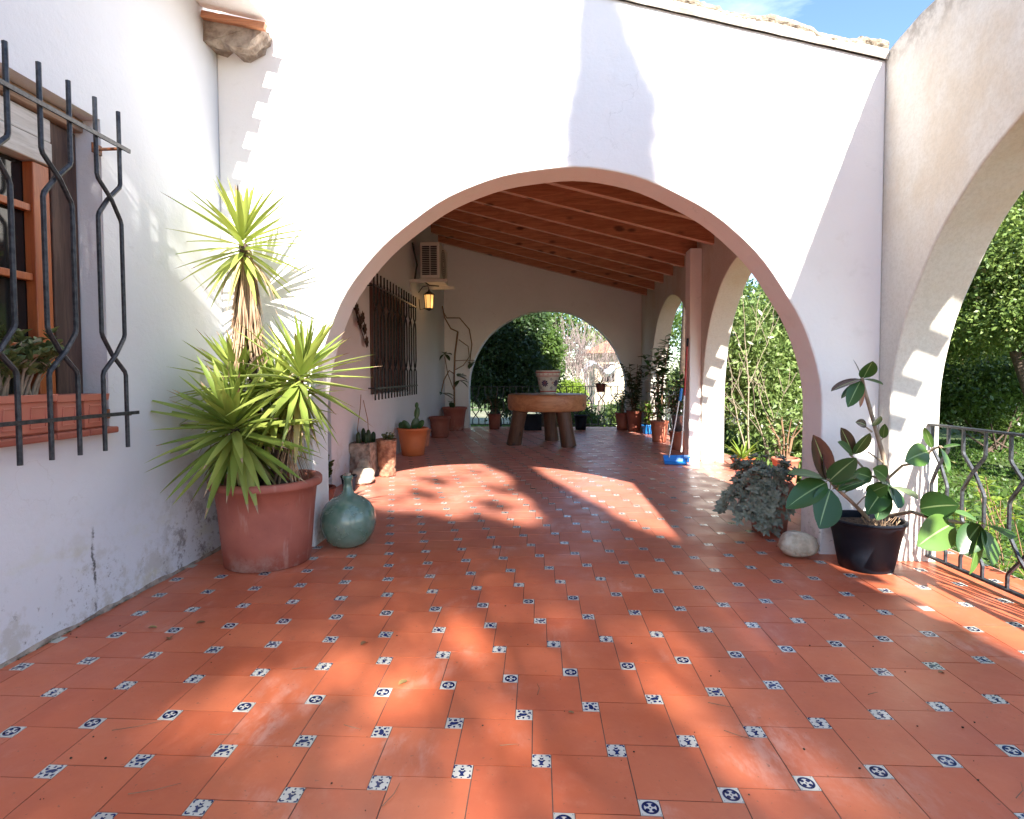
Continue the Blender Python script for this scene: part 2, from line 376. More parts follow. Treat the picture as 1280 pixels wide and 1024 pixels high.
def copy_tree(o, loc, parent=None, label=None):
    c = o.copy(); COL.objects.link(c)
    if parent is None: c.location = loc; ORG[c.name] = Vector(loc)
    else: c.parent = parent
    if label: c['label'] = label
    for ch in [q for q in bpy.data.objects if q.parent == o]: copy_tree(ch, None, c)
    return c
def quads(name, V, tone, mat, parent=None, origin=(0, 0, 0)):
    """V: (n,4,3) numpy array of leaf quads"""
    org = ORG.get(parent.name) if parent is not None else Vector(origin)
    n = len(V); v = (V.reshape(-1, 3)-np.array(org)).astype(np.float32)
    me = bpy.data.meshes.new(name); me.vertices.add(4*n); me.vertices.foreach_set('co', v.ravel())
    me.loops.add(4*n); me.loops.foreach_set('vertex_index', np.arange(4*n, dtype=np.int32))
    me.polygons.add(n); me.polygons.foreach_set('loop_start', np.arange(0, 4*n, 4, dtype=np.int32))
    me.materials.append(MATS[mat]); me.update(calc_edges=True)
    at = me.attributes.new('tone', 'FLOAT', 'FACE'); at.data.foreach_set('value', np.asarray(tone, dtype=np.float32))
    o = bpy.data.objects.new(name, me); COL.objects.link(o)
    if parent is not None: o.parent = parent
    else: o.location = org
    return o
def leafquads(P, size, asp, rng, outdir=None, updown=.3):
    """kite shaped leaves at points P"""
    n = len(P); d = rng.normal(size=(n, 3)); d[:, 2] -= updown
    if outdir is not None: d += outdir*1.0
    d /= np.linalg.norm(d, axis=1)[:, None]
    r = rng.normal(size=(n, 3)); s = np.cross(d, r); s /= np.linalg.norm(s, axis=1)[:, None]+1e-9
    L_ = (size*(.6+.8*rng.random(n)))[:, None]; W_ = L_*asp*.5
    a = P; c = P+d*L_; m = P+d*L_*.45; nn = np.cross(s, d)*L_*.08
    return np.stack([a, m+s*W_+nn, c, m-s*W_+nn], 1)
def clump_points(clumps, n, rng, shell=.55):
    """points in ellipsoids (cx,cy,cz,rx,ry,rz), denser near the surface, broken up in sprays"""
    w = np.array([c[3]*c[4]*c[5] for c in clumps])**.75; w /= w.sum()
    idx = rng.choice(len(clumps), n, p=w); C_ = np.array(clumps)[idx]
    d = rng.normal(size=(n, 3)); d /= np.linalg.norm(d, axis=1)[:, None]
    r = shell+(1-shell)*rng.random(n)**.7
    r *= 1+.18*np.sin(d[:, 0]*9+idx)*np.sin(d[:, 1]*8+idx*2)*np.cos(d[:, 2]*7)
    return C_[:, :3]+d*r[:, None]*C_[:, 3:], d
def foliage(name, clumps, n, size, mat, parent=None, seed=1, asp=.5, shell=.5, origin=(0, 0, 0), spray=6, spread=.12, updown=.3):
    rng = rnd(seed); k = max(1, n//spray)
    P, d = clump_points(clumps, k, rng, shell)
    P = np.repeat(P, spray, 0)+rng.normal(size=(k*spray, 3))*spread; d = np.repeat(d, spray, 0)
    tone = np.clip(np.repeat(rng.random(k), spray)*.6+rng.random(k*spray)*.45, 0, 1)
    return quads(name, leafquads(P, size, asp, rng, d*.8, updown), tone, mat, parent, origin)
def branchy(mb, base, d, L_, r, depth, R, nsub=3, spread=.6, mi=0, tips=None, up=.15, seg=4, minr=.003, sides=6):
    p = Vector(base); d = Vector(d).normalized(); pts = [p.copy()]; rs = [r]
    for i in range(seg):
        d = (d+Vector((R.uniform(-1, 1), R.uniform(-1, 1), R.uniform(-.6, 1)+up))*.16).normalized(); p = p+d*(L_/seg); pts.append(p.copy()); rs.append(max(minr, r*(1-.55*(i+1)/seg)))
    mb.tube(pts, rs, sides, mi)
    if tips is not None: tips.append((p.copy(), d.copy()))
    if depth > 0:
        for k in range(nsub):
            q = pts[R.randint(max(1, seg-2), seg)] if k else pts[-1]
            nd = (d+Vector((R.uniform(-1, 1), R.uniform(-1, 1), R.uniform(-.5, 1)))*spread).normalized()
            branchy(mb, q, nd, L_*R.uniform(.55, .8), max(minr, rs[-1]*.85), depth-1, R, nsub, spread, mi, tips, up, seg, minr, max(4, sides-1))
random.seed(7)
# ================================================================== THE SETTING
XL, XR, XO = -2.33, 2.30, 2.62           # house wall, arcade inner and outer face
YC, YB, YF = 4.05, 4.35, 13.5            # cross wall front / back, end wall
# ---- lawn
mb = MB()
gx = np.linspace(-60, 90, 61); gy = np.linspace(-60, 110, 61)
rg = random.Random(3); vs = []
for y in gy:
    for x in gx:
        near = max(0, 1-max(abs(x)-6, 0)/30)
        vs.append((x, y, -.42+(0 if abs(x) < 8 and -8 < y < 18 else rg.uniform(-.06, .06))))
mb.add(vs, [(j*61+i, j*61+i+1, (j+1)*61+i+1, (j+1)*61+i) for j in range(60) for i in range(60)], 0, None, True)
lawn = mb.build('lawn', 'lawn'); tag(lawn, kind='structure')
# ---- terrace slab and tiles
mb = MB(); mb.box((-2.6, -4, -.55), (2.92, 13.98, -.004)); slab = mb.build('terrace_slab', 'concrete'); tag(slab, kind='structure')
TL, TS, PHI, OX, OY = .24911, .06186, .00973, -.50193, 1.67985
cp, sp = math.cos(PHI), math.sin(PHI)
def lat(u, v): return (OX+cp*u-sp*v, OY+sp*u+cp*v)
def clip(poly, ax, val, keep_less):
    outp = []
    for i in range(len(poly)):
        a, b = poly[i], poly[(i+1) % len(poly)]
        ia = (a[ax] <= val) == keep_less; ib = (b[ax] <= val) == keep_less
        if ia: outp.append(a)
        if ia != ib:
            t = (val-a[ax])/(b[ax]-a[ax]); outp.append(tuple(a[k]+(b[k]-a[k])*t for k in range(2)))
    return outp
X0, X1, Y0, Y1 = XL-.005, 2.90, -3.5, 13.95
tiles = MB(); RT = random.Random(11)
def tile(poly, mi, z, tone, g=.0016, tilt=.0006):
    P = [p for p in poly]
    for ax, v, kl in ((0, X0, False), (0, X1, True), (1, Y0, False), (1, Y1, True)):
        P = clip(P, ax, v, kl)
        if len(P) < 3: return
    tx, ty = RT.uniform(-tilt, tilt), RT.uniform(-tilt, tilt); cx = sum(p[0] for p in P)/len(P); cy = sum(p[1] for p in P)/len(P)
    top = [(p[0], p[1], z+(p[0]-cx)*tx*6+(p[1]-cy)*ty*6) for p in P]
    n = len(P); tiles.add(top+[(p[0], p[1], -.003) for p in P], [tuple(range(n))]+[(i, i+n, (i+1) % n+n, (i+1) % n) for i in range(n)], mi, tone)
def sq(u, v, a, g):
    h = a/2-g; return [lat(u-h, v-h), lat(u+h, v-h), lat(u+h, v+h), lat(u-h, v+h)]
def circ(cx, cy, r, n=10, sx=1, sy=1, a0=0): return [(cx+r*sx*math.cos(a0+2*PI*k/n), cy+r*sy*math.sin(a0+2*PI*k/n)) for k in range(n)]
def ring(cx, cy, r0, r1, a=0, b=2*PI, n=18):
    o_ = []
    for k in range(n):
        t, t2 = a+(b-a)*k/n, a+(b-a)*(k+1)/n
        o_.append([(cx+r0*math.cos(t), cy+r0*math.sin(t)), (cx+r1*math.cos(t), cy+r1*math.sin(t)), (cx+r1*math.cos(t2), cy+r1*math.sin(t2)), (cx+r0*math.cos(t2), cy+r0*math.sin(t2))])
    return o_
CLOVER = ring(0, 0, .29, .41)+[circ(sx*.15, sy*.15, .105, 8) for sx in (-1, 1) for sy in (-1, 1)]+[circ(0, 0, .05, 6)] \
    + [[(sx*.19, sy*.33), (sx*.33, sy*.19), (sx*.25, sy*.17), (sx*.17, sy*.25)] for sx in (-1, 1) for sy in (-1, 1)] + [circ(sx*.42, sy*.42, .028, 5) for sx in (-1, 1) for sy in (-1, 1)]
FLORAL = [[(-.13, -.30), (.13, -.30), (.06, -.16), (.12, -.04), (.20, .02), (.10, .10), (.06, .02), (-.05, .02), (-.09, .10), (-.20, .02), (-.12, -.04), (-.06, -.16)], [(-.06, .08), (.07, .08), (.10, .24), (.0, .18), (-.10, .24)]] \
    + sum([ring(sx*.30, sy*.30, .05, .13, a0, a0+PI*1.05, 6) for sx, sy, a0 in ((-1, -1, 2.6), (1, -1, 4.2), (-1, 1, 1.0), (1, 1, -.6))], []) \
    + [circ(0, .34, .055, 6), circ(-.36, 0, .045, 6), circ(.36, .02, .045, 6), circ(0, -.40, .04, 5), circ(-.2, -.36, .04, 5), circ(.2, .36, .035, 5)]
BIRD = [[(-.30, -.08), (-.10, -.16), (.10, -.10), (.22, .04), (.10, .12), (-.08, .08), (-.20, .12)], [(-.34, -.34), (-.12, -.22), (-.18, -.12), (-.36, -.16)], [(.14, -.16), (.36, -.24), (.30, -.06), (.20, -.06)], [(.20, .10), (.38, .10), (.36, .24), (.24, .22)], [(-.06, .14), (.10, .18), (.04, .36), (-.12, .30)], [(-.36, .16), (-.22, .18), (-.20, .34), (-.34, .30)], [(-.06, -.22), (.06, -.22), (.03, -.38), (-.05, -.36)]] \
    + [circ(.30, -.30, .06, 6), circ(-.34, .38, .045, 5), circ(.22, .38, .05, 6), circ(-.25, -.38, .05, 6), circ(.39, .06, .035, 5)]
for j in range(-24, 56):
    for i in range(-16, 24):
        u, v = i*TL-j*TS, i*TS+j*TL
        X, Y = lat(u, v)
        if not (X0-.4 < X < X1+.4 and Y0-.4 < Y < Y1+.4): continue
        # each big square sits to the right of and below the small one
        h = TS/2; bu, bv = u+h+TL/2, v+h-TL/2
        tile(sq(bu, bv, TL, .0019), 0, .0015+RT.uniform(0, .0008), RT.random())
        tile(sq(u, v, TS, .0010), 1, .0022, RT.random(), tilt=.0003)
        if X0+.04 < X < X1-.04:
            mo = (FLORAL, BIRD, CLOVER)[j % 3]; rot = RT.choice((0, 0, 1, 2, 3)) if j % 3 == 1 else 0
            wear = RT.random()
            if wear > .985 and X > 1.6: continue
            jr = RT.uniform(-.06, .06); cj, sj = math.cos(jr), math.sin(jr); jx, jy = RT.uniform(-.03, .03), RT.uniform(-.03, .03)
            for poly in mo:
                poly = [(a*cj-b*sj+jx, a*sj+b*cj+jy) for a, b in poly]
                if rot == 1: poly = [(-b, a) for a, b in poly]
                elif rot == 2: poly = [(-a, -b) for a, b in poly]
                elif rot == 3: poly = [(b, -a) for a, b in poly]
                P = [lat(u+a*TS*(1.0 if j % 3 == 2 else 1.12), v+b*TS*(1.0 if j % 3 == 2 else 1.12)) for a, b in poly]
                tiles.add([(p[0], p[1], .0026) for p in P], [tuple(range(len(P)))], 2, wear)
mb = MB(); mb.add([(X0, Y0, 0), (X1, Y0, 0), (X1, Y1, 0), (X0, Y1, 0)], [(0, 1, 2, 3)])
grout = mb.build('grout_bed', 'grout'); tag(grout, kind='structure')
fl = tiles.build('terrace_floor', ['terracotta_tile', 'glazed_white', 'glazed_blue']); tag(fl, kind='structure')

# ---- walls with arches
AR, AZ = 1.79, .90
def arch_outline(lo, hi, arches, top, z0=-.5, seed=0, step=.5):
    """outline in (t, z): along the base with arches, then back over the top; top is a function of t"""
    R = random.Random(seed); P = []
    P.append((lo, z0))
    for c, r, zc in sorted(arches):
        P.append((c-r, z0)); P.append((c-r, zc*.5))
        n = 56; ph = [R.uniform(0, 6) for _ in range(3)]
        for k in range(n+1):
            a = PI-PI*k/n; w = r+.006*math.sin(5*a+ph[0])+.004*math.sin(11*a+ph[1])+.002*math.sin(23*a+ph[2])
            if k in (0, n): w = r
            P.append((c+w*math.cos(a), zc+w*math.sin(a)))
        P.append((c+r, zc*.5)); P.append((c+r, z0))
    P.append((hi, z0)); t = hi
    while t > lo+1e-6: P.append((t, top(t)+R.uniform(-.004, .004))); t -= step
    P.append((lo, top(lo)))
    return P
topc = lambda x: 3.35+.266*(2.3-x)
# cross wall in front of the porch
aw = thing('arch_wall', 'white plastered wall with the large round arch in front of the roofed porch', 'wall', (0, YC, 0))
mb = MB(); mb.prism(arch_outline(XL, XR, [(.125, AR+.005, AZ)], topc, seed=1), lambda u, v, w: (u, w, v), YC, YB)
mb.build('wall_body', 'plaster', aw, bevel=.012)
# coping: thin lip and crumbly tile bed above
mb = MB(); n = 60; prof = [(-.022, -.008), (-.034, .02), (-.030, .055), (-.02, .06), (.32, .06), (.34, .0), (.30, -.01)]
def sweep(mb, prof, xs, zf, y0, jit, R, mi=0):
    k = len(prof); vs = []
    for x in xs: vs += [(x, y0+a+R.uniform(-jit, jit), zf(x)+b+R.uniform(-jit, jit)) for a, b in prof]
    mb.add(vs, [(i*k+j, (i+1)*k+j, (i+1)*k+j+1, i*k+j+1) for i in range(len(xs)-1) for j in range(k-1)], mi, .5, False)
    mb.add(vs[:k], [tuple(range(k-1, -1, -1))], mi); mb.add(vs[-k:], [tuple(range(k))], mi)
sweep(mb, prof, [XL+(XR-.002-XL)*i/40 for i in range(41)], topc, YC, .0015, random.Random(5))
mb.build('coping_lip', 'coping_lip', aw)
mb = MB(); prof = [(-.022, .055), (-.034, .08), (-.022, .11), (-.002, .125), (.06, .14), (.2, .145), (.30, .10), (.31, .05)]
RR = random.Random(6); xs = [XL+(XR-.004-XL)*i/220 for i in range(221)]
sweep(mb, prof, xs, lambda x: topc(x)+.018*(math.floor(x*3.3) % 2)+.012*math.sin(x*9)-.03, YC, .006, RR)
mb.build('coping', 'coping_rough', aw)
# arcade on the right
ac = thing('arcade_wall', 'long white arcade wall of round arches on the right of the terrace', 'wall', (XR, 4.3, 0))
ytop = lambda y: 3.262 if y > YB+.01 else (3.45-.006*max(0, 0)-.05*max(0, (y-3.75))/.3 if y > 3.75 else 3.45+.0*y)
mb = MB()
A1, A2, A3, A0 = 3.93-AR, 8.40-AR, 12.34-AR, .0-AR-.05
mb.prism(arch_outline(-4.2, YF, [(A0, AR, AZ), (A1, AR, AZ), (A2, AR, AZ), (A3, AR, AZ)], ytop, seed=2, step=.11), lambda u, v, w: (w, u, v), XO, XR)
mb.build('wall_body', 'plaster_arcade', ac, bevel=.012)
mb = MB(); mb.box((2.13, 8.44, 0), (XR-.001, 8.72, 3.08)); mb.build('pilaster', 'plaster', ac, bevel=.012)
# end wall
ew = thing('end_wall', 'white plastered end wall of the porch with a round arch onto the garden', 'wall', (0, YF, 0))
mb = MB(); mb.prism(arch_outline(XL, XO, [(.10, 1.85, .93)], lambda x: 3.285+.272*(2.2-x), seed=4), lambda u, v, w: (u, w, v), YF+.004, YF+.30)
mb.build('wall_body', 'plaster', ew, bevel=.012)
# ---- house
hs = thing('house', 'white plastered house wall along the left side of the terrace with a grilled window', 'house', (XL, 3, 0))
HOLES = [(1.35, 2.93, .98, 2.61), (4.95, 6.15, -.1, 2.12), (7.62, 9.95, 1.0, 2.58)]
ys = sorted({-4.2, 13.8, *[h[0] for h in HOLES], *[h[1] for h in HOLES]}); zs = sorted({-.5, 4.9, *[h[2] for h in HOLES], *[h[3] for h in HOLES]})
mb = MB(); D = .26
for a, b in zip(ys, ys[1:]):
    for c, d in zip(zs, zs[1:]):
        if any(h[0] <= a and b <= h[1] and h[2] <= c and d <= h[3] for h in HOLES): continue
        mb.add([(XL, a, c), (XL, b, c), (XL, b, d), (XL, a, d)], [(0, 1, 2, 3)])
for a, b, c, d in HOLES:
    for q in ([(a, c), (a, d)], [(a, d), (b, d)], [(b, d), (b, c)], [(b, c), (a, c)]):
        (p0, q0), (p1, q1) = q
        mb.add([(XL, p0, q0), (XL, p1, q1), (XL-D, p1, q1), (XL-D, p0, q0)], [(0, 1, 2, 3)])
mb.add([(XL-.6, -4.2, -.5), (XL-.6, 13.8, -.5), (XL-.6, 13.8, 4.9), (XL-.6, -4.2, 4.9)], [(3, 2, 1, 0)])
mb.add([(XL, -4.2, 4.9), (XL, 13.8, 4.9), (XL-.6, 13.8, 4.9), (XL-.6, -4.2, 4.9)], [(0, 1, 2, 3)])
mb.add([(XL, -4.2, -.5), (XL, -4.2, 4.9), (XL-.6, -4.2, 4.9), (XL-.6, -4.2, -.5)], [(0, 1, 2, 3)])
mb.build('wall', 'plaster_house', hs)
# near window: lintel, shutter box, frame, glass, side board, sill
wx = XL-.17
w1 = MB(); w1.box((wx-.02, 1.36, 1.0), (wx+.03, 2.74, 1.06)); 
for (a, b) in ((2.66, 2.752), (2.10, 2.16), (1.40, 1.48)): w1.box((wx-.02, a, 1.062), (wx+.035, b, 2.30))
for z in (1.40, 1.74, 2.075): w1.box((wx-.012, 1.482, z-.018), (wx+.022, 2.098, z+.018)); w1.box((wx-.012, 2.162, z-.018), (wx+.022, 2.658, z+.018))
win = w1.build('window_frame', 'frame_wood', hs, bevel=.004)
mb = MB(); mb.box((wx-.03, 1.37, 1.0), (wx-.022, 2.74, 2.3)); mb.build('pane', 'window_glass', win)
mb = MB(); mb.box((wx-.05, 1.36, 2.305), (wx+.05, 2.76, 2.42)); mb.box((wx-.05, 1.36, 2.423), (wx+.045, 2.76, 2.535)); mb.build('shutter_box', 'pale_box', hs, bevel=.006)
mb = MB(); mb.box((wx-.05, 1.355, 2.54), (wx+.08, 2.925, 2.605)); mb.build('lintel', 'weathered_wood', hs, bevel=.006); mb = MB(); mb.box((wx-.05, 2.765, 1.0), (wx+.035, 2.925, 2.535)); mb.build('side_board', 'dark_wood', hs, bevel=.006)
mb = MB()
for k in range(8): mb.box((XL-.25, 1.36+k*.197, .955), (XL+.055, 1.36+k*.197+.192, .988), tone=random.random())
mb.build('window_sill', 'pot_clay', hs, bevel=.008)
# porch window with closed dark shutters
mb = MB()
for k in range(4):
    a = 7.63+k*.58; mb.box((XL-.12, a, 1.01), (XL-.08, a+.57, 2.57))
    for q in range(5): mb.box((XL-.079, a+.07+q*.09, 1.08), (XL-.068, a+.13+q*.09, 2.50))
mb.build('shutter', 'shutter_wood', hs, bevel=.004)
mb = MB(); mb.box((XL-.16, 4.96, 0), (XL-.11, 6.14, 2.11)); 
for z0, z1 in ((.15, .9), (1.02, 1.98)):
    for a in (5.06, 5.62): mb.box((XL-.109, a, z0), (XL-.095, a+.42, z1))
dr = mb.build('door', 'dark_wood', hs, bevel=.004)
mb = MB(); mb.tube([(XL-.09, 6.02, 1.02), (XL-.04, 6.02, 1.02), (XL-.04, 5.92, 1.02)], .011); mb.build('handle', 'black_iron', dr)
# window grilles
def twist_grille(mb, yb, z0, z1, bends, x, r, top, low, yr):
    """pairs of bars that cross at each bend"""
    for i in range(0, len(yb)-1, 2):
        a, b = yb[i], yb[i+1]
        for s_, e_ in ((a, b), (b, a)):
            dx = .011 if s_ == a else -.011
            P = [(x, s_, z1)]; cur, oth = s_, e_
            for zt, zb in bends:
                P += [(x, cur, zt+.02), (x, cur+(oth-cur)*.04, zt-.0), (x+dx, (cur+oth)/2, (zt+zb)/2), (x, oth-(oth-cur)*.04, zb), (x, oth, zb-.02)]
                cur, oth = oth, cur
            P.append((x, cur, z0)); mb.tube(P, r, 6, smooth=False, roll=PI/6)
gm = MB(); gb = [1.62, 1.78, 1.94, 2.10, 2.26-.16+.0, 2.2649]
yb = [2.892-.157*k for k in range(10)][::-1]
gr = thing('window_grille', 'black wrought iron grille of crossing bars over the left window', 'window grille', (XL+.12, 2.2, .88))
for i in range(0, 10, 2):
    mb = MB(); twist_grille(mb, yb[i:i+2], .88, 2.63, [(2.24, 2.07), (1.455, 1.28)], XL+.13, .0113, 0, 0, 0)
    mb.build('bar_pair', 'black_iron', gr)
mb = MB(); mb.box((XL+.143, yb[0]-.05, 2.436), (XL+.153, 2.945, 2.456)); mb.build('cross_rail', 'black_iron', gr)
mb = MB(); mb.box((XL+.143, yb[0]-.05, 1.052), (XL+.153, 2.955, 1.070)); mb.build('cross_rail', 'black_iron', gr)
for z in (2.45, 1.06):
    for y in (2.90, 1.55): mb = MB(); mb.tube([(XL-.01, y, z-.006), (XL+.145, y, z-.006)], .008, 6); mb.box((XL-.005, y-.03, z-.03), (XL+.006, y+.03, z+.02)); mb.build('wall_bracket', 'rust_iron', gr)
g2 = thing('window_grille', 'dark iron grille over the shuttered porch window behind the big arch', 'window grille', (XL+.08, 8.7, .93))
k = 0; y = 7.50
while y < 9.9:
    mb = MB(); twist_grille(mb, [y, y+.165], .93, 2.64, [(2.24, 2.08), (1.50, 1.34)], XL+.10, .0125, 0, 0, 0); mb.build('bar_pair', 'black_iron', g2); y += .332
for z in (2.46, 1.09): mb = MB(); mb.box((XL+.112, 7.45, z-.012), (XL+.121, 10.02, z+.012)); mb.build('cross_rail', 'black_iron', g2)
for z in (2.46, 1.09):
    for y in (7.52, 9.96): mb = MB(); mb.tube([(XL-.01, y, z), (XL+.118, y, z)], .009, 6); mb.build('wall_bracket', 'black_iron', g2)
mb = MB(); RM = random.Random(14); k = 90; vs = []
for i in range(k+1):
    y = -4.0+8.04*i/k; w = .007+RM.uniform(-.005, .006); h_ = .008+RM.uniform(-.006, .010)
    vs += [(XL-.002, y, h_+.02), (XL+w*.5, y, h_), (XL+w, y, .0)]
mb.add(vs, [(i*3+j, i*3+j+1, i*3+j+4, i*3+j+3) for i in range(k) for j in range(2)]); mb.build('mortar_joint', 'rough_stone', hs)
# ---- eaves
def eave(parent, x0, z0, x1, z1, ya, yb_, pitch, phase, tw=.15, tl=.11, under='plaster'):
    """sloping slab with half round tile ends that stick out beyond it"""
    mb = MB(); d = .09
    mb.add([(x0, ya, z0), (x1, ya, z1), (x1, ya, z1+d), (x0, ya, z0+d), (x0, yb_, z0), (x1, yb_, z1), (x1, yb_, z1+d), (x0, yb_, z0+d)],
           [(0, 1, 2, 3), (7, 6, 5, 4), (0, 4, 5, 1), (1, 5, 6, 2), (2, 6, 7, 3), (3, 7, 4, 0)])
    mb.build('eave', under, parent)
    s_ = 1 if x1 > x0 else -1; mb = MB(); y = ya+phase; sl = (z1-z0)/(x1-x0)
    while y < yb_-tw:
        n = 8
        for part in range(2):
            xa, xb = (x0, x1+s_*tl); rr = tw/2
            vs = []
            for xx in (xa, xb):
                for k in range(n+1):
                    a = PI*k/n; vs.append((xx, y+tw/2+rr*math.cos(a), z0+sl*(xx-x0)+d+.004+part*0+.030*math.sin(a)))
                for k in range(n+1):
                    a = PI-PI*k/n; vs.append((xx, y+tw/2+(rr-.013)*math.cos(a), z0+sl*(xx-x0)+d+.0045+.017*math.sin(a)))
            q = 2*(n+1)
            if part == 0:
                mb.add(vs, [(k, (k+1) % q, q+(k+1) % q, q+k) for k in range(q)], 0, None, False)
        y += pitch
    # mortar between the tiles, set back
    mb.box((min(x0, x1-s_*.02), ya+.01, max(z0, z1)+d-.03), (max(x0, x1-s_*.02), yb_-.01, min(z0, z1)+d+.005+abs(z1-z0)), 1)
    mb.build('roof_tiles', ['roof_tile', under], parent)
eave(hs, XL-.3, 3.87, -1.87, 3.67, -4.2, YC-.16, .31, .02)
mb = MB()  # crumbling stone and timber end of the eave against the cross wall
RS = random.Random(9); prof = [(XL+.0, 3.565), (XL+.07, 3.55), (XL+.13, 3.56), (XL+.20, 3.52), (XL+.26, 3.505), (XL+.31, 3.52), (XL+.35, 3.55), (XL+.38, 3.585), (XL+.41, 3.62), (XL+.415, 3.66), (XL, 3.76)]
L0 = []; N_ = 7
for j in range(N_):
    yy = YC-.155+.155*j/(N_-1)
    L0.append([(p[0]+(RS.uniform(-.012, .012) if 0 < i < 9 else 0), yy+(RS.uniform(-.018, .006) if j == 0 else 0), p[1]+(RS.uniform(-.02, .02) if i else 0)) for i, p in enumerate(prof)])
vs = [q for r in L0 for q in r]; k8 = len(prof)
mb.add(vs, [(j*k8+i, j*k8+(i+1) % k8, (j+1)*k8+(i+1) % k8, (j+1)*k8+i) for j in range(N_-1) for i in range(k8)]+[tuple(range(k8-1, -1, -1))])
mb.build('eave_stone', 'rough_stone', hs)
mb = MB(); mb.box((XL+.005, YC-.205, 3.655), (XL+.46, YC-.16, 3.70), rot=Matrix.Rotation(.22, 3, 'Y')); mb.build('eave_board', 'rafter_wood', hs, bevel=.005)
# right-hand tiled eave over the outer face of the arcade
eave(ac, XO+.001, 3.16, 3.02, 3.05, -1.8, 13.95, .34, .05, tw=.165, tl=.19)
# ---- porch roof with rafters
pr = thing('porch_roof', 'red brown timber ceiling of rafters and boards over the porch', 'roof', (0, 9, 3.3))
zb = lambda x: 3.03+.272*(2.2-x)
ang = math.atan(.272)
def sloped(mb, xa, xb, ya, yb_, lo, hi, mi=0):
    mb.add([(xa, ya, zb(xa)+lo), (xb, ya, zb(xb)+lo), (xb, ya, zb(xb)+hi), (xa, ya, zb(xa)+hi), (xa, yb_, zb(xa)+lo), (xb, yb_, zb(xb)+lo), (xb, yb_, zb(xb)+hi), (xa, yb_, zb(xa)+hi)],
           [(0, 1, 2, 3), (7, 6, 5, 4), (0, 4, 5, 1), (1, 5, 6, 2), (2, 6, 7, 3), (3, 7, 4, 0)], mi)
for yy in (4.60, 5.42, 6.23, 7.05, 7.86, 8.72, 9.47, 10.28, 11.07, 11.95, 12.78):
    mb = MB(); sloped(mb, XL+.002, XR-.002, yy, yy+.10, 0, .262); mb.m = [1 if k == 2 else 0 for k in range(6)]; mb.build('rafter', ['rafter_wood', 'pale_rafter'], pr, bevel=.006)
mb = MB(); y = YB+.004
while y < YF+.28:
    sloped(mb, XL+.002, XR+.3, y, min(y+.105, YF+.29), .265, .283); y += .1085
mb.build('ceiling_boards', 'ceiling_wood', pr)
mb = MB(); sloped(mb, XL+.002, XR+.31, YB+.004, YF+.35, .286, .36); mb.build('roof_deck', 'roof_tile', pr)
# ---- railings
def railing(name, label, A, B, top, bot, bars, bends, r=.0095, rail_w=.02, posts=()):
    A, B = Vector(A), Vector(B); d = (B-A); Ln = d.length; d.normalize(); nrm = Vector((-d.y, d.x, 0))
    t = thing(name, label, 'railing', tuple(A))
    def P(s_, z, o=0): q = A+d*s_+nrm*o; return (q.x, q.y, z)
    def bar(z0, z1, w):
        mb = MB(); vs = [P(s_, z, o) for z in (z0, z1) for s_, o in ((0, -w), (Ln, -w), (Ln, w), (0, w))]
        mb.add(vs, [(0, 3, 2, 1), (4, 5, 6, 7), (0, 1, 5, 4), (1, 2, 6, 5), (2, 3, 7, 6), (3, 0, 4, 7)]); return mb
    bar(top-.014, top, rail_w).build('top_rail', 'black_iron', t, bevel=.003)
    bar(bot, bot+.016, rail_w*.8).build('bottom_rail', 'black_iron', t, bevel=.003)
    for a, b in bars:
        mb = MB()
        for s_, e_ in ((a, b), (b, a)):
            o = .010 if s_ == a else -.010; Q = [P(s_, top-.014)]; cur, oth = s_, e_
            for zt, zb_ in bends:
                Q += [P(cur, zt+.02), P(cur+(oth-cur)*.05, zt), P((cur+oth)/2, (zt+zb_)/2, o), P(oth-(oth-cur)*.05, zb_), P(oth, zb_-.02)]; cur, oth = oth, cur
            Q.append(P(cur, bot+.016)); mb.tube(Q, r, 4, smooth=False, roll=PI/4)
        mb.build('bar_pair', 'black_iron', t)
    return t
# near right: wall end, then towards the camera
dR = (Vector((2.66, 3.34, 0))-Vector((2.60, 4.0, 0)))
NRA = Vector((2.56, 3.925, 0)); NRB = Vector((2.75, .36, 0))
ln = (NRB-NRA).length
bars = [(.02, .155)]; s_ = .275
while s_+.165 < ln: bars.append((s_, s_+.165)); s_ += .335
railing('railing', 'black iron railing with crossing bars in the near right arch', NRA, NRB, .925, .035, bars, [(.755, .55), (.345, .14)], .0105, .022)
bars = [(a, a+.15) for a in np.arange(.06, 3.45, .30)]
railing('railing', 'black iron railing in the end arch of the porch behind the table', (-1.74, YF+.15, 0), (1.94, YF+.15, 0), 1.0, .08, bars, [(.80, .62), (.40, .22)], .015)
railing('railing', 'black iron railing in the far right arch behind the plant pots', (2.46, 12.30, 0), (2.46, 8.78, 0), 1.0, .08, bars, [(.80, .62), (.40, .22)], .013)
# ================================================================== OBJECTS
def pot(t, c, rb, rt, h, mat, rim=.03, rimh=.05, thick=.018, n=44, soil=True, wob=.003, name='pot', seed=0, foot=None):
    mb = MB(); rr = rt+rim
    pr_ = [(0.001, .0), (rb*.9, .0), (rb, .008), (rb+(rt-rb)*.33, h*.33), (rb+(rt-rb)*.66, h*.66), (rt, h-rimh), (rr-.004, h-rimh+.006), (rr, h-rimh+.02), (rr, h-.012), (rr-.008, h-.002), (rr-.018, h), (rr-thick-.014, h-.004), (rt-thick, h-.03), (rt-thick-.01, h*.7), (rb, h*.55)]
    mb.lathe(c, pr_, n, 0, wob, .5, seed=seed); o = mb.build(name, mat, t)
    if soil:
        mb = MB(); mb.disk((c[0], c[1], c[2]+h-rimh-.02), rt-thick-.002, 28, 0, .010, seed); mb.build('soil', 'soil', t)
    return o
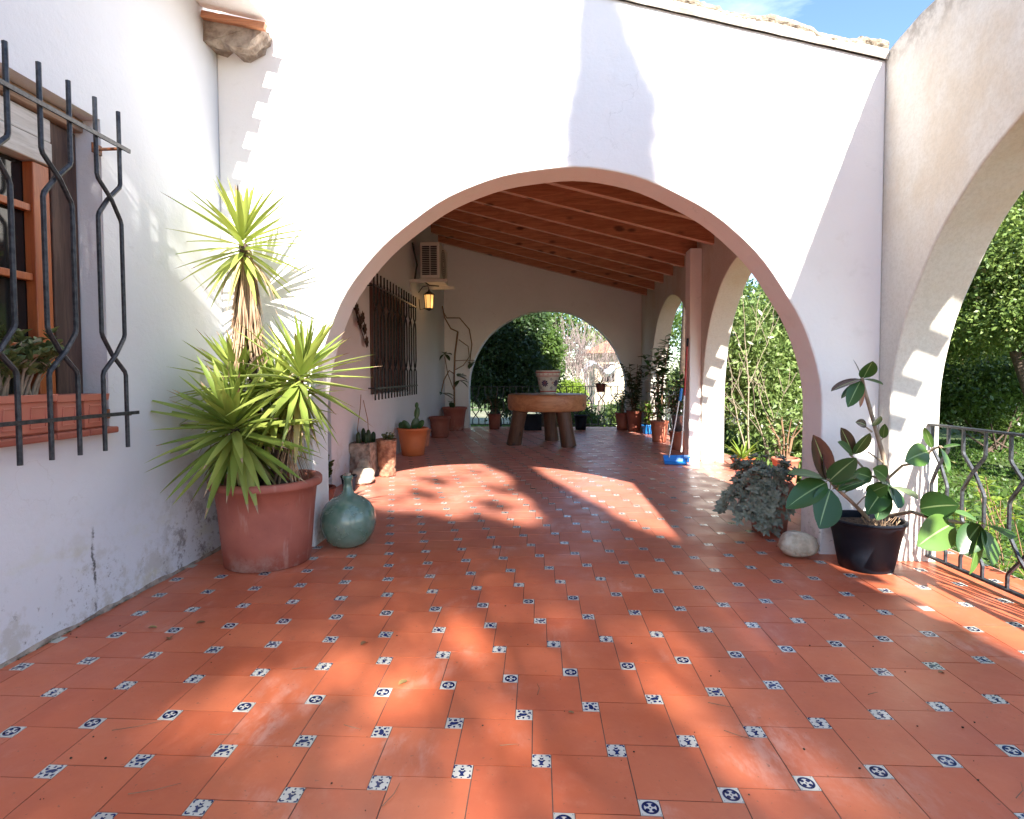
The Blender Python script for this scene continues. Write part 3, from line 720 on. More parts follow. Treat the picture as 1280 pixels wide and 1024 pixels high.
# ---- large yucca
yx, yy_ = -1.865, 3.735
yu = thing('potted_yucca', 'tall yucca with spiky yellow green crowns in the big terracotta pot by the wall corner', 'potted plant', (yx, yy_, 0))
pot(yu, (yx, yy_, 0), .275, .325, .575, 'pot_clay', .035, .06, .03, 64, seed=3)
def yucca_crown(t, c, axis, n, Lf, Wf, seed, lo=-62, hi=84, tone=(0, .85), droop=.35):
    R = random.Random(seed); mb = MB(); ax = Vector(axis).normalized(); q = Vector((0, 0, 1)).rotation_difference(ax)
    for k in range(n):
        f = k/(n-1); el = math.radians(hi+(lo-hi)*f**1.05+R.uniform(-8, 8)); az = k*2.39996+R.uniform(-.25, .25)
        d = Vector((math.cos(el)*math.cos(az), math.cos(el)*math.sin(az), math.sin(el))); d = q @ d
        b = Vector(c)+ax*(.05-.17*f)+d*.02
        L_ = Lf*(.66+.42*min(1, f*2.5))*R.uniform(.82, 1.1)*(1 if f < .8 else .9)
        tn = R.uniform(*tone) if f < .93 else R.uniform(.6, 1.0)
        mb.leaf(b, d, ax if abs(d.dot(ax)) < .95 else Vector((1, 0, 0)), L_, Wf*R.uniform(.85, 1.15), droop*R.uniform(.1, 1.3)*(.15+.8*f), 'sword', 8, .22, 0, tn, 0, 1 if R.random() < .45 else None)
    mb.build('leaf_crown', ['yucca_leaf', 'dead_leaf'], t)
yucca_crown(yu, (-1.935, 3.62, 2.14), (.02, -.05, 1), 74, .44, .046, 1, -50, tone=(.45, .95))
yucca_crown(yu, (-1.545, 3.57, 1.26), (.28, -.10, 1), 92, .47, .050, 2, -72, tone=(.1, .9))
yucca_crown(yu, (-1.91, 3.42, .94), (-.02, -.42, 1), 112, .50, .064, 3, -72, tone=(0, .8))
yucca_crown(yu, (-2.02, 3.68, 1.22), (-.12, -.08, 1), 90, .42, .056, 4, -60, tone=(0, .7))
yucca_crown(yu, (-1.80, 3.74, 1.12), (.1, .0, 1), 70, .42, .052, 5, -60, tone=(0, .8))
for P, r0, r1 in (([(-1.90, 3.74, .5), (-1.93, 3.72, 1.1), (-1.92, 3.66, 1.6), (-1.935, 3.62, 2.11)], .035, .026), ([(-1.76, 3.72, .5), (-1.70, 3.68, .85), (-1.60, 3.60, 1.08), (-1.55, 3.575, 1.24)], .030, .024),
                  ([(-1.93, 3.66, .5), (-1.95, 3.55, .75), (-1.912, 3.43, .92)], .034, .028), ([(-2.0, 3.74, .5), (-2.03, 3.70, .9), (-2.02, 3.68, 1.2)], .032, .026), ([(-1.84, 3.8, .5), (-1.80, 3.74, 1.1)], .03, .024)):
    mb = MB(); mb.tube(P, [r0+(r1-r0)*i/(len(P)-1) for i in range(len(P))], 10); mb.build('trunk', 'bark', yu)
mb = MB(); R = random.Random(8)
for k in range(300):      # skirt of hanging dead leaves
    z = R.uniform(1.55, 2.08); a = R.uniform(0, 2*PI); w = .035+(2.08-z)*.07
    b = (-1.93+math.cos(a)*.03, 3.64+math.sin(a)*.03, z)
    mb.leaf(b, (math.cos(a)*w*1.6, math.sin(a)*w*1.6, -.36+R.uniform(-.05, .05)), (math.cos(a), math.sin(a), .2), R.uniform(.26, .46), R.uniform(.008, .019), .1, 'sword', 4, .3, 0)
for k in range(16):
    a = R.uniform(0, 2*PI); mb.leaf((-1.93, 3.64, 2.04), (math.cos(a)*.7, math.sin(a)*.7, -.35), (0, 0, 1), R.uniform(.25, .42), .012, 1.3, 'sword', 6, .3, 0)
for k in range(60):
    a = R.uniform(0, 2*PI); z = R.uniform(.7, 1.1); x = -1.74+(z-.5)*.24
    mb.leaf((x+math.cos(a)*.02, 3.66+math.sin(a)*.02, z), (math.cos(a)*.12, math.sin(a)*.12, -.3), (math.cos(a), math.sin(a), .2), R.uniform(.22, .36), R.uniform(.007, .015), .1, 'sword', 4, .3, 0)
mb.build('dead_leaves', 'dead_leaf', yu)
# ---- demijohn
dj = thing('demijohn', 'dusty green glass demijohn on the tiles beside the big terracotta pot', 'glass bottle', (-1.44, 4.12, 0))
mb = MB(); S = [(0.001, .015), (.09, .0), (.115, .006), (.155, .04), (.186, .10), (.200, .16), (.200, .21), (.186, .27), (.155, .315), (.115, .348), (.072, .368), (.046, .385), (.035, .41), (.030, .45), (.029, .485), (.036, .49), (.038, .505), (.036, .518), (.026, .52), (.022, .515), (.020, .43)]
mb.lathe((-1.44, 4.12, 0), S, 56, 0, .004, .5, seed=2); mb.build('bottle_body', 'green_glass', dj)
mb = MB(); mb.tube([(-1.44, 4.12, .49), (-1.44, 4.12, .535)], [.021, .024], 14); mb.build('cork', 'rough_stone', dj)
# ---- three planters on the near sill, jade plant
def planter(t, x0, y0, x1, y1, z, h, mat='planter_plastic'):
    mb = MB(); tp = .018
    def ringbox(i, z_): return [(x0+i, y0+i, z_), (x1-i, y0+i, z_), (x1-i, y1-i, z_), (x0+i, y1-i, z_)]
    lv = [ringbox(tp+.012, z), ringbox(tp, z+.01), ringbox(.006, z+h-.035), ringbox(-.004, z+h-.033), ringbox(-.008, z+h), ringbox(.006, z+h), ringbox(.012, z+h-.03), ringbox(tp+.01, z+h*.5)]
    vs = [q for r in lv for q in r]
    mb.add(vs, [(i*4+k, i*4+(k+1) % 4, i*4+4+(k+1) % 4, i*4+4+k) for i in range(len(lv)-1) for k in range(4)])
    # embossed panels on the face and the end
    n = max(1, round((y1-y0)/.14)); st = (y1-y0-.03)/n
    for q in range(n):
        a = y0+.015+q*st+st*.18; b = a+st*.64
        for z0_, z1_, i0, i1 in ((z+.03, z+.036, .013, .013), (z+h-.062, z+h-.056, .013, .013)):
            mb.box((x1-.019 if z0_ < z+.05 else x1-.011, a, z0_), (x1-.010 if z0_ < z+.05 else x1-.003, b, z1_))
        for yy2 in (a, b-.006):
            mb.add([(x1-.019, yy2, z+.037), (x1-.010, yy2, z+.037), (x1-.003, yy2, z+h-.063), (x1-.011, yy2, z+h-.063), (x1-.019, yy2+.006, z+.037), (x1-.010, yy2+.006, z+.037), (x1-.003, yy2+.006, z+h-.063), (x1-.011, yy2+.006, z+h-.063)],
                   [(0, 1, 2, 3), (7, 6, 5, 4), (0, 4, 5, 1), (1, 5, 6, 2), (2, 6, 7, 3), (3, 7, 4, 0)])
    mb.build('planter_box', mat, t, bevel=.002)
    mb = MB(); mb.add([(x0+.016, y0+.016, z+h-.045), (x1-.016, y0+.016, z+h-.045), (x1-.016, y1-.016, z+h-.045), (x0+.016, y1-.016, z+h-.045)], [(0, 1, 2, 3)]); mb.build('soil', 'soil', t)
def succulent(t, c, R, spreadr, hgt, n_stem, mat='succulent_leaf', ls=.035, name='foliage', stem='pale_stem', lw=.6, kr=7):
    tips = []; sb = MB()
    for k in range(n_stem):
        a = R.uniform(0, 2*PI); q = R.uniform(.1, 1)
        branchy(sb, (c[0]+math.cos(a)*.03*q, c[1]+math.sin(a)*.03*q, c[2]), (math.cos(a)*spreadr*q, math.sin(a)*spreadr*q, hgt), math.hypot(spreadr*q, hgt)*R.uniform(.5, .8), .010, 1, R, 3, .6, 0, tips, .25, 4, .003, 5)
    sb.build('stem', stem, t); mb = MB()
    for p, d in tips:
        for k in range(kr):
            a = k*2.4+R.uniform(-.3, .3); o = Vector((math.cos(a), math.sin(a), R.uniform(.1, .9))); o = (o+d*.5).normalized()
            mb.leaf(p-d*.01*(k % 3)*1.5, o, d, ls*R.uniform(.7, 1.2), ls*lw, .1, 'oval', 4, .2, 0)
    mb.build(name, mat, t)
pl = thing('jade_plant', 'jade plant with fleshy leaves in the leftmost terracotta coloured planter on the window sill', 'potted plant', (XL+.0, 2.34, .988))
planter(pl, XL-.115, 1.98, XL+.045, 2.545, .988, .185)
R = random.Random(21)
for yq in (2.06, 2.20, 2.34, 2.42, 2.49): succulent(pl, (XL-.035, yq, 1.14), R, .10, .27, 5, ls=.046, kr=11)
for k, (a, b, lb) in enumerate(((2.555, 2.705, 'empty terracotta coloured planter in the middle of the window sill row'), (2.715, 2.865, 'empty terracotta coloured planter at the right end of the window sill row'))):
    t = thing('window_planter', lb, 'planter', (XL-.03, (a+b)/2, .988), 'empty planters on the window sill'); planter(t, XL-.11, a, XL+.045, b, .988, .178)
# ---- wall ornament
t = thing('wall_ornament', 'dark metal flower spray hung on the pink lit wall beside the porch window', 'wall ornament', (XL, 7.1, 1.9)); mb = MB(); R = random.Random(4)
mb.tube([(XL+.02, 6.86, 2.12), (XL+.03, 6.95, 2.05), (XL+.03, 7.1, 1.9), (XL+.03, 7.28, 1.72)], .007, 6); mb.build('stem', 'dark_bronze', t)
for y, z, s_ in ((6.92, 2.08, .075), (7.02, 1.93, .085), (7.15, 2.0, .075), (7.22, 1.86, .08), (7.30, 1.70, .075)):
    mb = MB()
    for k in range(7):
        a = k*2*PI/7; mb.leaf((XL+.035, y, z), (.25, math.cos(a), math.sin(a)), (1, 0, 0), s_*1.2, s_*.7, 0, 'oval', 4, .2)
    mb.tube([(XL+.03, y, z), (XL+.055, y, z)], .018, 8); mb.build('flower', 'dark_bronze', t)
# ---- air conditioner
t = thing('air_conditioner', 'boxy outdoor air conditioner on a wall bracket high on the porch wall', 'air conditioner', (-2.0, 10.4, 2.9))
mb = MB(); mb.box((-2.14, 10.0, 2.97), (-1.80, 10.86, 3.60)); mb.build('casing', 'ac_plastic', t, bevel=.015)
mb = MB()
for k in range(16): mb.box((-2.105, 9.985, 3.03+k*.032), (-1.975, 10.0-.001, 3.05+k*.032)); mb.box((-1.955, 9.985, 3.03+k*.032), (-1.845, 10.0-.001, 3.05+k*.032))
mb.build('side_louvre', 'dark_slots', t)
mb = MB(); n = 40
for q in range(6):
    r0 = .05+q*.038
    for k in range(n):
        a0, a1 = 2*PI*k/n, 2*PI*(k+1)/n
        mb.add([(-1.794, 10.38+r*math.cos(a), 3.28+r*math.sin(a)) for r, a in ((r0, a0), (r0+.016, a0), (r0+.016, a1), (r0, a1))], [(0, 1, 2, 3)])
mb.build('fan_grille', 'dark_slots', t)
mb = MB(); mb.box((XL+.001, 9.98, 2.90), (-1.66, 10.03, 2.955)); mb.box((XL+.001, 10.80, 2.90), (-1.66, 10.85, 2.955)); mb.box((XL+.001, 9.98, 2.45+.3), (XL+.03, 10.03, 2.899)); mb.box((-2.16, 9.99, 2.956), (-1.78, 10.87, 2.968))
mb.build('bracket', 'ac_plastic', t, bevel=.003)
mb = MB(); mb.tube([(XL+.05, 10.02, 3.6), (-2.2, 10.0, 3.2), (-2.25, 10.05, 2.97)], .016, 8); mb.tube([(-2.10, 10.05, 2.93), (-2.0, 10.08, 2.86), (-1.85, 10.2, 2.86)], .012, 8); mb.build('pipe', 'dark_slots', t)
# ---- wall lantern (lit)
t = thing('wall_lantern', 'lit black wall lantern with an amber glow under the air conditioner', 'lantern', (XL, 10.7, 2.65)); lx, ly = -2.13, 10.7
mb = MB(); mb.lathe((lx, ly, 2.79), [(.001, .10), (.012, .095), (.02, .06), (.05, .04), (.105, .0), (.11, -.012), (.0, -.01)], 6); mb.build('cap', 'black_iron', t)
mb = MB()
for k in range(6):
    a = 2*PI*k/6; mb.tube([(lx+.092*math.cos(a), ly+.092*math.sin(a), 2.78), (lx+.07*math.cos(a), ly+.07*math.sin(a), 2.53)], .006, 5)
mb.lathe((lx, ly, 2.51), [(.001, -.03), (.03, -.02), (.078, .0), (.078, .02), (.0, .02)], 6)
mb.tube([(lx, ly, 2.88), (lx-.02, ly, 2.95), (lx-.12, ly, 2.93), (XL, ly, 2.82)], .009, 6); mb.tube([(lx-.07, ly, 2.53), (XL+.03, ly, 2.50), (XL+.01, ly, 2.70)], .008, 6); mb.build('lantern_frame', 'black_iron', t)
mb = MB(); mb.lathe((lx, ly, 2.53), [(.066, .0), (.086, .245)], 6); mb.build('glass', 'lamp_glass', t)
mb = MB(); mb.lathe((lx, ly, 2.58), [(.001, 0), (.02, .01), (.032, .05), (.02, .10), (.001, .12)], 12); mb.build('bulb', 'lamp_glow', t)
pdl = bpy.data.lights.new('bulb_light', 'POINT'); pdl.energy = .4; pdl.color = (1, .55, .2); pdl.shadow_soft_size = .05
po = bpy.data.objects.new('bulb_light', pdl); COL.objects.link(po); po.parent = t; po.location = (lx+.14-XL-.0, 0, -.05)
# ---- log table
tx, ty = .08, 10.5
t = thing('log_table', 'round rustic table made of a thick orange brown timber slab on stout log legs', 'table', (tx, ty, 0))
mb = MB(); mb.lathe((tx, ty, 0), [(.001, .62), (.68, .62), (.705, .63), (.722, .66), (.73, .78), (.728, .885), (.718, .905), (.70, .915), (.001, .915)], 64, 0, .008, seed=4); mb.build('tabletop', 'slab_wood', t)
for a, b in (((-.40, 10.18, .63), (-.52, 10.30-.02, 0)), ((.36, 10.05, .63), (.46, 10.0, 0)), ((.12, 10.95, .63), (.18, 11.02, 0))):
    mb = MB(); a = Vector(a); b = Vector(b); mb.tube([b, b+(a-b)*.5, a], [.135, .125, .13], 20); mb.build('leg', 'leg_wood', t)
# painted pot on it
t = thing('painted_pot', 'white glazed flower pot painted with red bands and dark blue flowers on the log table', 'flower pot', (.10, 10.3, .915)); c = (.10, 10.3, .915)
mb = MB(); mb.lathe(c, [(.001, .0), (.17, .0), (.19, .008), (.19, .016), (.14, .016)], 36); mb.build('saucer', 'glazed_white', t)
mb = MB(); prf = [(.13, .018), (.14, .03), (.175, .20), (.195, .31), (.212, .315), (.222, .41), (.218, .43), (.205, .43), (.195, .35), (.17, .28)]; mb.lathe(c, prf, 40); mb.build('pot_body', 'glazed_white', t)
simple('paint_red', (.36, .06, .05), (.28, .05, .04), .4, 20); simple('paint_navy', (.03, .02, .07), (.05, .03, .10), .4, 20)
mb = MB(); mb.lathe(c, [(.2235, .405), (.2215, .385)], 40); mb.lathe(c, [(.2155, .335), (.2145, .323)], 40); mb.lathe(c, [(.146, .045), (.149, .065)], 40)
def onpot(a, z, s_, k, mb, dr=.004):
    def rad(z_):
        for (r0, z0), (r1, z1) in zip(prf, prf[1:]):
            if z0 <= z_ <= z1: return r0+(r1-r0)*(z_-z0)/(z1-z0)
        return .2
    def pt(u, v): zz = z+v; rr = rad(zz)+dr; return (c[0]+rr*math.cos(a+u/rr), c[1]+rr*math.sin(a+u/rr), c[2]+zz)
    for q in range(k):
        b = 2*PI*q/k; P = [(0, 0), (math.cos(b-.3)*s_*.7, math.sin(b-.3)*s_*.7), (math.cos(b)*s_, math.sin(b)*s_), (math.cos(b+.3)*s_*.7, math.sin(b+.3)*s_*.7)]
        mb.add([pt(*p) for p in P], [(0, 1, 2, 3)])
for q in range(8): onpot(-PI/2+.45+q*.785, .21, .025, 5, mb)
for q in range(16): onpot(-PI/2+q*.393, .36, .020, 4, mb, .003)
mb.build('red_pattern', 'paint_red', t)
mb = MB()
for q in range(5): onpot(-PI/2-.35+q*1.256, .20, .07, 9, mb)
for q in range(5): onpot(-PI/2+.35+q*1.256, .12, .03, 5, mb); onpot(-PI/2+.3+q*1.256, .27, .028, 5, mb)
mb.build('blue_flowers', 'paint_navy', t)
mb = MB(); mb.disk((c[0], c[1], c[2]+.38), .19, 24, 0, .008); mb.build('soil', 'soil', t)
# ---- left row inside the porch
t = thing('stone_trough', 'rustic stone trough holding cacti against the pink lit porch wall', 'planter', (-2.17, 6.95, 0)); mb = MB(); R = random.Random(2)
def rough_box(mb, a, b, seed, jit=.02, n=6, hollow=True):
    R = random.Random(seed); x0, y0, z0 = a; x1, y1, z1 = b
    per = [(x0+(x1-x0)*i/n, y0) for i in range(n)]+[(x1, y0+(y1-y0)*i/n) for i in range(n)]+[(x1-(x1-x0)*i/n, y1) for i in range(n)]+[(x0, y1-(y1-y0)*i/n) for i in range(n)]
    k = len(per); vs = []; cx, cy = (x0+x1)/2, (y0+y1)/2
    lv = [(z0+(z1-z0)*j/5, 1.0) for j in range(6)]+[(z1+.004, .88), (z1-.03, .84), (z1-.05, .2)]
    for j, (z, sc) in enumerate(lv):
        for p in per:
            q = max(.0, min(1, 1.0)); vs.append((cx+(p[0]-cx)*sc+R.uniform(-jit, jit)*(j < 7), cy+(p[1]-cy)*sc+R.uniform(-jit, jit)*(j < 7), z+(R.uniform(-jit, jit)*.6 if 0 < j < 7 else 0)))
    mb.add(vs, [(j*k+i, j*k+(i+1) % k, (j+1)*k+(i+1) % k, (j+1)*k+i) for j in range(len(lv)-1) for i in range(k)]+[tuple((len(lv)-1)*k+i for i in range(k))])
rough_box(mb, (-2.325, 6.72, .075), (-2.06, 7.25, .44), 3, .014); mb.build('trough_body', 'rough_stone', t)
mb = MB(); rough_box(mb, (-2.32, 6.75, 0), (-2.22, 7.2, .074), 5, .006); mb.build('support_stone', 'rough_stone', t)
R = random.Random(6)
for k in range(9):
    mb = MB(); x, y = R.uniform(-2.28, -2.1), R.uniform(6.78, 7.15); h = R.uniform(.06, .20)
    mb.lathe((x, y, .42), [(.02, 0), (.03, h*.4), (.028, h*.8), (.012, h), (.001, h+.005)], 10, 0, .06, .3); mb.build('cactus', 'dark_leaf', t)
mb = MB(); mb.tube([(-2.25, 6.9, .43), (-2.27, 6.86, .6), (-2.26, 6.95, .85), (-2.28, 7.05, 1.02)], .006, 5); mb.tube([(-2.2, 7.1, .43), (-2.22, 7.12, .7), (-2.26, 7.08, .95)], .005, 5); mb.build('dry_stem', 'brown_stem', t)
t = thing('bark_pot', 'rough sunlit clay pot with bark like ridges beside the stone trough', 'planter', (-1.94, 7.0, 0))
mb = MB(); mb.lathe((-1.945, 7.0, 0), [(.001, 0), (.085, 0), (.10, .02), (.098, .09), (.088, .11), (.105, .14), (.112, .30), (.125, .44), (.13, .47), (.11, .47), (.10, .40)], 48, 0, .045, seed=8); mb.build('pot', 'bark_pot', t)
mb = MB(); mb.disk((-1.945, 7.0, .43), .10, 20); mb.build('soil', 'soil', t)
R = random.Random(31); succulent(t, (-1.945, 7.0, .43), R, .08, .07, 6, ls=.035)
t = thing('white_stone', 'pale sunlit chalky stone leaning in front of the stone trough', 'stone', (-2.06, 6.5, 0))
def boulder(mb, c, rx, ry, rz, seed, n=18, jit=.09):
    R = random.Random(seed); ph = [R.uniform(0, 6) for _ in range(8)]; vs = []; m_ = 12
    for j in range(m_+1):
        th = PI*j/m_
        for k in range(n):
            a = 2*PI*k/n; d = Vector((math.sin(th)*math.cos(a), math.sin(th)*math.sin(a), math.cos(th)))
            w = 1+jit*(math.sin(3*d.x+ph[0])+math.sin(4*d.y+ph[1])+math.sin(5*d.z+ph[2])+.5*math.sin(9*d.x+7*d.y+ph[3])+.4*math.sin(13*d.z-6*d.x+ph[4]))
            vs.append((c[0]+d.x*w*rx, c[1]+d.y*w*ry, max(c[2]-rz*.93, c[2]+d.z*w*rz)))
    mb.add(vs, [(j*n+k, (j+1)*n+k, (j+1)*n+(k+1) % n, j*n+(k+1) % n) for j in range(m_) for k in range(n)], 0, None, True)
mb = MB(); boulder(mb, (-2.06, 6.46, .10), .13, .10, .11, 5); boulder(mb, (-2.10, 6.56, .20), .07, .07, .09, 6, 14); mb.build('stone', 'white_stone', t)
t = thing('seedling_pot', 'small dark nursery pot on the floor behind the green demijohn', 'flower pot', (-2.1, 6.05, 0)); pot(t, (-2.10, 6.05, 0), .065, .085, .17, 'black_plastic', .006, .015, .006, 24)
t = thing('potted_succulent', 'dark leafy succulent in a small pot in the shade beside the wall end', 'potted plant', (-2.08, 5.2, 0)); pot(t, (-2.08, 5.2, 0), .10, .13, .22, 'pot_brown', .012, .03); R = random.Random(33)
succulent(t, (-2.08, 5.2, .18), R, .20, .24, 12, 'dark_leaf', .055)
# orange pot with prickly pear
t = thing('potted_cactus', 'bright orange plastic pot with a prickly pear cactus by the porch wall', 'potted plant', (-2.03, 8.95, 0)); c = (-2.05, 8.9, 0)
pot(t, c, .175, .235, .44, 'pot_orange', .018, .04, .012)
mb = MB()
def paddle(mb, b, tilt, h, w, az, seed=0):
    ca, sa = math.cos(az), math.sin(az); vs = []; n = 14
    for j, (s_, th) in enumerate(((.0, .012), (.5, .011), (.85, .007), (1, .0))):
        pass
    for side in (-1, 1):
        for q in (1.0, .55, .0):
            for k in range(n):
                a = 2*PI*k/n; u = math.cos(a)*w*q; v = h*.5+math.sin(a)*h*.5*q; th = side*.013*math.sqrt(max(0, 1-q*q))
                vs.append((b[0]+u*ca-th*sa+tilt*v*ca, b[1]+u*sa+th*ca+tilt*v*sa, b[2]+v))
    f = []
    for s2 in range(2):
        for r_ in range(2): f += [(s2*3*n+r_*n+k, s2*3*n+r_*n+(k+1) % n, s2*3*n+(r_+1)*n+(k+1) % n, s2*3*n+(r_+1)*n+k) for k in range(n)]
    mb.add(vs, f, 0, random.random(), True)
for b, ti, h, w, az in (((-2.03, 8.9, .40), .2, .20, .065, .3), ((-1.99, 8.9, .57), .1, .20, .045, .2), ((-2.10, 8.86, .40), -.5, .16, .06, .1), ((-2.15, 8.9, .40), -.3, .12, .05, .4), ((-1.95, 8.92, .42), .4, .14, .055, -.2), ((-1.985, 8.9, .74), .05, .10, .03, .3), ((-2.22, 8.88, .40), -.1, .13, .05, .0)): paddle(mb, b, ti, h, w, az)
mb.build('cactus_pads', 'pot_leaf', t)
t = thing('flower_pot', 'small empty terracotta pot standing just behind the bright orange pot', 'flower pot', (-2.11, 10.05, 0)); pot(t, (-2.11, 10.05, 0), .085, .115, .31, 'terracotta', .014, .04)
t = thing('flower_pot', 'squat brown clay pot between the orange pot and the corner plant', 'flower pot', (-2.09, 11.5, 0)); pot(t, (-2.09, 11.5, 0), .17, .205, .43, 'pot_brown', .02, .05)
# ---- corner plant with long bare stems
t = thing('corner_climber', 'leggy plant with long bare arching stems in a terracotta pot in the far left corner', 'potted plant', (-2.0, 13.0, 0)); c = (-2.02, 13.02, 0)
pot(t, c, .20, .265, .54, 'pot_clay', .025, .06)
mb = MB(); B = MB()
for P, r in (([(-2.02, 13, .5), (-2.02, 13, 1.2), (-2.0, 13, 1.75), (-1.93, 13, 2.25)], .022), ([(-1.93, 13, 2.25), (-1.96, 13.2, 2.28), (-2.12, 13.2, 2.35), (-2.25, 13.1, 2.6), (-2.28, 13.0, 2.85)], .015),
             ([(-2.02, 13, 1.3), (-2.15, 13.1, 1.38), (-2.28, 13.1, 1.15), (-2.30, 12.9, .9)], .014), ([(-2.0, 13.1, 1.4), (-1.85, 13.3, 1.5), (-1.72, 13.4, 1.7), (-1.75, 13.42, 1.95), (-1.95, 13.3, 2.1)], .011),
             ([(-1.72, 13.4, 1.5), (-1.66, 13.43, 2.0), (-1.72, 13.43, 2.35), (-1.95, 13.43, 2.62), (-2.25, 13.40, 2.62), (-2.30, 13.2, 2.75)], .013), ([(-2.0, 13, 1.6), (-1.8, 13.3, 1.62), (-1.6, 13.42, 1.62)], .009),
             ([(-2.02, 13, .9), (-2.15, 12.9, 1.3), (-2.22, 12.9, 1.7)], .010)): mb.tube(P, r, 7)
mb.build('stem', 'brown_stem', t); mb = MB(); R = random.Random(5)
for p, k in (((-2.28, 12.9, .85), 5), ((-2.22, 12.9, 1.75), 5), ((-1.95, 13, 1.25), 4), ((-1.9, 12.95, 1.15), 3), ((-1.62, 13.3, 1.55), 3), ((-2.1, 13, .65), 2)):
    for q in range(k):
        a = R.uniform(0, 2*PI); mb.leaf(p, (math.cos(a), math.sin(a)*.7, R.uniform(-.8, .5)), (0, 0, 1), R.uniform(.20, .30), .13, .6, 'oval', 5, .15)
mb.build('foliage', 'dark_leaf', t)
# ---- pots on the end sill
def small_pot(name, label, c, rb, rt, h, mat, group=None): t = thing(name, label, 'flower pot', c, group); pot(t, c, rb, rt, h, mat, .012, .035); return t
def bushy(t, c, h, rad, n, mat, ls, lw, R, stems=4, stem_mat='brown_stem', droop=.3, shape='oval'):
    sb = MB(); mb = MB(); P = []
    for k in range(stems):
        a = R.uniform(0, 2*PI); q = rad*R.uniform(.2, 1); pts = [Vector(c)+Vector((math.cos(a)*.03, math.sin(a)*.03, 0)), Vector(c)+Vector((math.cos(a)*q*.4, math.sin(a)*q*.4, h*.5)), Vector(c)+Vector((math.cos(a)*q, math.sin(a)*q, h*R.uniform(.75, 1)))]
        sb.tube(pts, [.010, .008, .004], 6); P.append(pts)
    sb.build('stem', stem_mat, t)
    for k in range(n):
        pts = R.choice(P); f = R.uniform(.15, 2); i = min(1, int(f)); p = pts[i].lerp(pts[i+1], f-i); a = R.uniform(0, 2*PI)
        mb.leaf(p, (math.cos(a), math.sin(a), R.uniform(-.3, .7)), (0, 0, 1), ls*R.uniform(.6, 1.2), lw*R.uniform(.7, 1.2), droop*R.uniform(0, 2), shape, 5, .2)
    mb.build('foliage', mat, t)
R = random.Random(12)
t = small_pot('potted_shrub', 'leafy shrub in a terracotta pot at the left of the end railing', (-1.13, 13.35, 0), .12, .15, .36, 'pot_brown'); t['category'] = 'potted plant'; bushy(t, (-1.13, 13.35, .32), .55, .30, 90, 'dark_leaf', .13, .06, R, 7)
t = thing('black_crate', 'black plastic crate on the floor behind the log table', 'crate', (-.30, 13.2, 0)); mb = MB(); x0, y0, x1, y1, h = -.42, 13.02, -.02, 13.3, .36
for a, b in (((x0, y0, 0), (x1, y0+.01, h)), ((x0, y1-.01, 0), (x1, y1, h)), ((x0, y0+.011, 0), (x0+.01, y1-.011, h)), ((x1-.01, y0+.011, 0), (x1, y1-.011, h)), ((x0+.011, y0+.011, .01), (x1-.011, y1-.011, .02))): mb.box(a, b)
mb.build('crate_body', 'black_plastic', t)
for a, b in (((x0-.01, y0-.012, h-.03), (x1+.01, y0-.001, h)), ((x0-.01, y1+.001, h-.03), (x1+.01, y1+.012, h))): mb = MB(); mb.box(a, b); mb.build('crate_rim', 'black_plastic', t)
small_pot('flower_pot', 'black nursery pot on the floor at the right of the log table', (.88, 13.25, 0), .12, .15, .34, 'black_plastic')
# hanging pot on the railing
t = thing('railing_planter', 'brown pot with a grassy spider plant hooked on the end railing', 'potted plant', (1.36, 13.60, .9)); c = (1.36, 13.50, .86); pot(t, c, .085, .115, .20, 'pot_brown', .012, .03); mb = MB(); R = random.Random(17)
for k in range(46):
    a = R.uniform(0, 2*PI); e = R.uniform(.2, 1.6); mb.leaf((c[0], c[1], c[2]+.17), (math.cos(a), math.sin(a), e), (0, 0, 1), R.uniform(.25, .42), .022, R.uniform(.6, 1.8), 'sword', 6, .2)
mb.build('foliage', 'pot_leaf', t); mb = MB(); mb.tube([(1.36, 13.61, 1.0), (1.36, 13.66, 1.02), (1.36, 13.67, .95)], .005, 5); mb.build('hook', 'black_iron', t)
# pots in the far right corner
R = random.Random(18)
t = small_pot('potted_shrub', 'bushy plant in a brown pot at the right end of the end railing', (1.82, 13.15, 0), .12, .16, .40, 'pot_brown'); t['category'] = 'potted plant'; bushy(t, (1.82, 13.15, .35), .65, .30, 150, 'pot_leaf', .16, .05, R, 7, shape='sword')
t = small_pot('potted_shrub', 'tall leafy plant in a brown pot in the far right corner', (2.05, 12.9, 0), .13, .17, .46, 'pot_brown'); t['category'] = 'potted plant'; bushy(t, (2.05, 12.9, .42), 1.1, .34, 230, 'dark_leaf', .17, .07, R, 6)
t = small_pot('potted_shrub', 'pale green leafy plant in the bright blue pot', (2.24, 12.3, 0), .10, .125, .20, 'blue_plastic'); t['category'] = 'potted plant'; bushy(t, (2.24, 12.3, .18), .55, .30, 160, 'conifer_leaf', .11, .06, R, 8)
t = small_pot('potted_lemon_tree', 'tall glossy leaved plant in a terracotta pot before the far right arch', (2.19, 10.85, 0), .125, .165, .40, 'terracotta'); t['category'] = 'potted plant'
bushy(t, (2.19, 10.85, .36), 1.65, .48, 340, 'pot_leaf', .16, .075, R, 9)
t = small_pot('potted_fern', 'bushy dark plant in a terracotta pot behind the dustpan', (2.28, 9.75, 0), .115, .145, .31, 'terracotta'); t['category'] = 'potted plant'; bushy(t, (2.28, 9.9, .5), .75, .34, 190, 'pot_leaf', .13, .06, R, 8)
t = thing('metal_bucket', 'grey metal bucket standing on a terracotta pot behind the broom', 'bucket', (2.30, 9.75, .31)); mb = MB(); mb.lathe((2.28, 9.75, .312), [(.001, 0), (.085, 0), (.105, .26), (.112, .265), (.105, .27), (.098, .26), (.08, .02)], 28); mb.build('bucket_body', 'grey_metal', t)
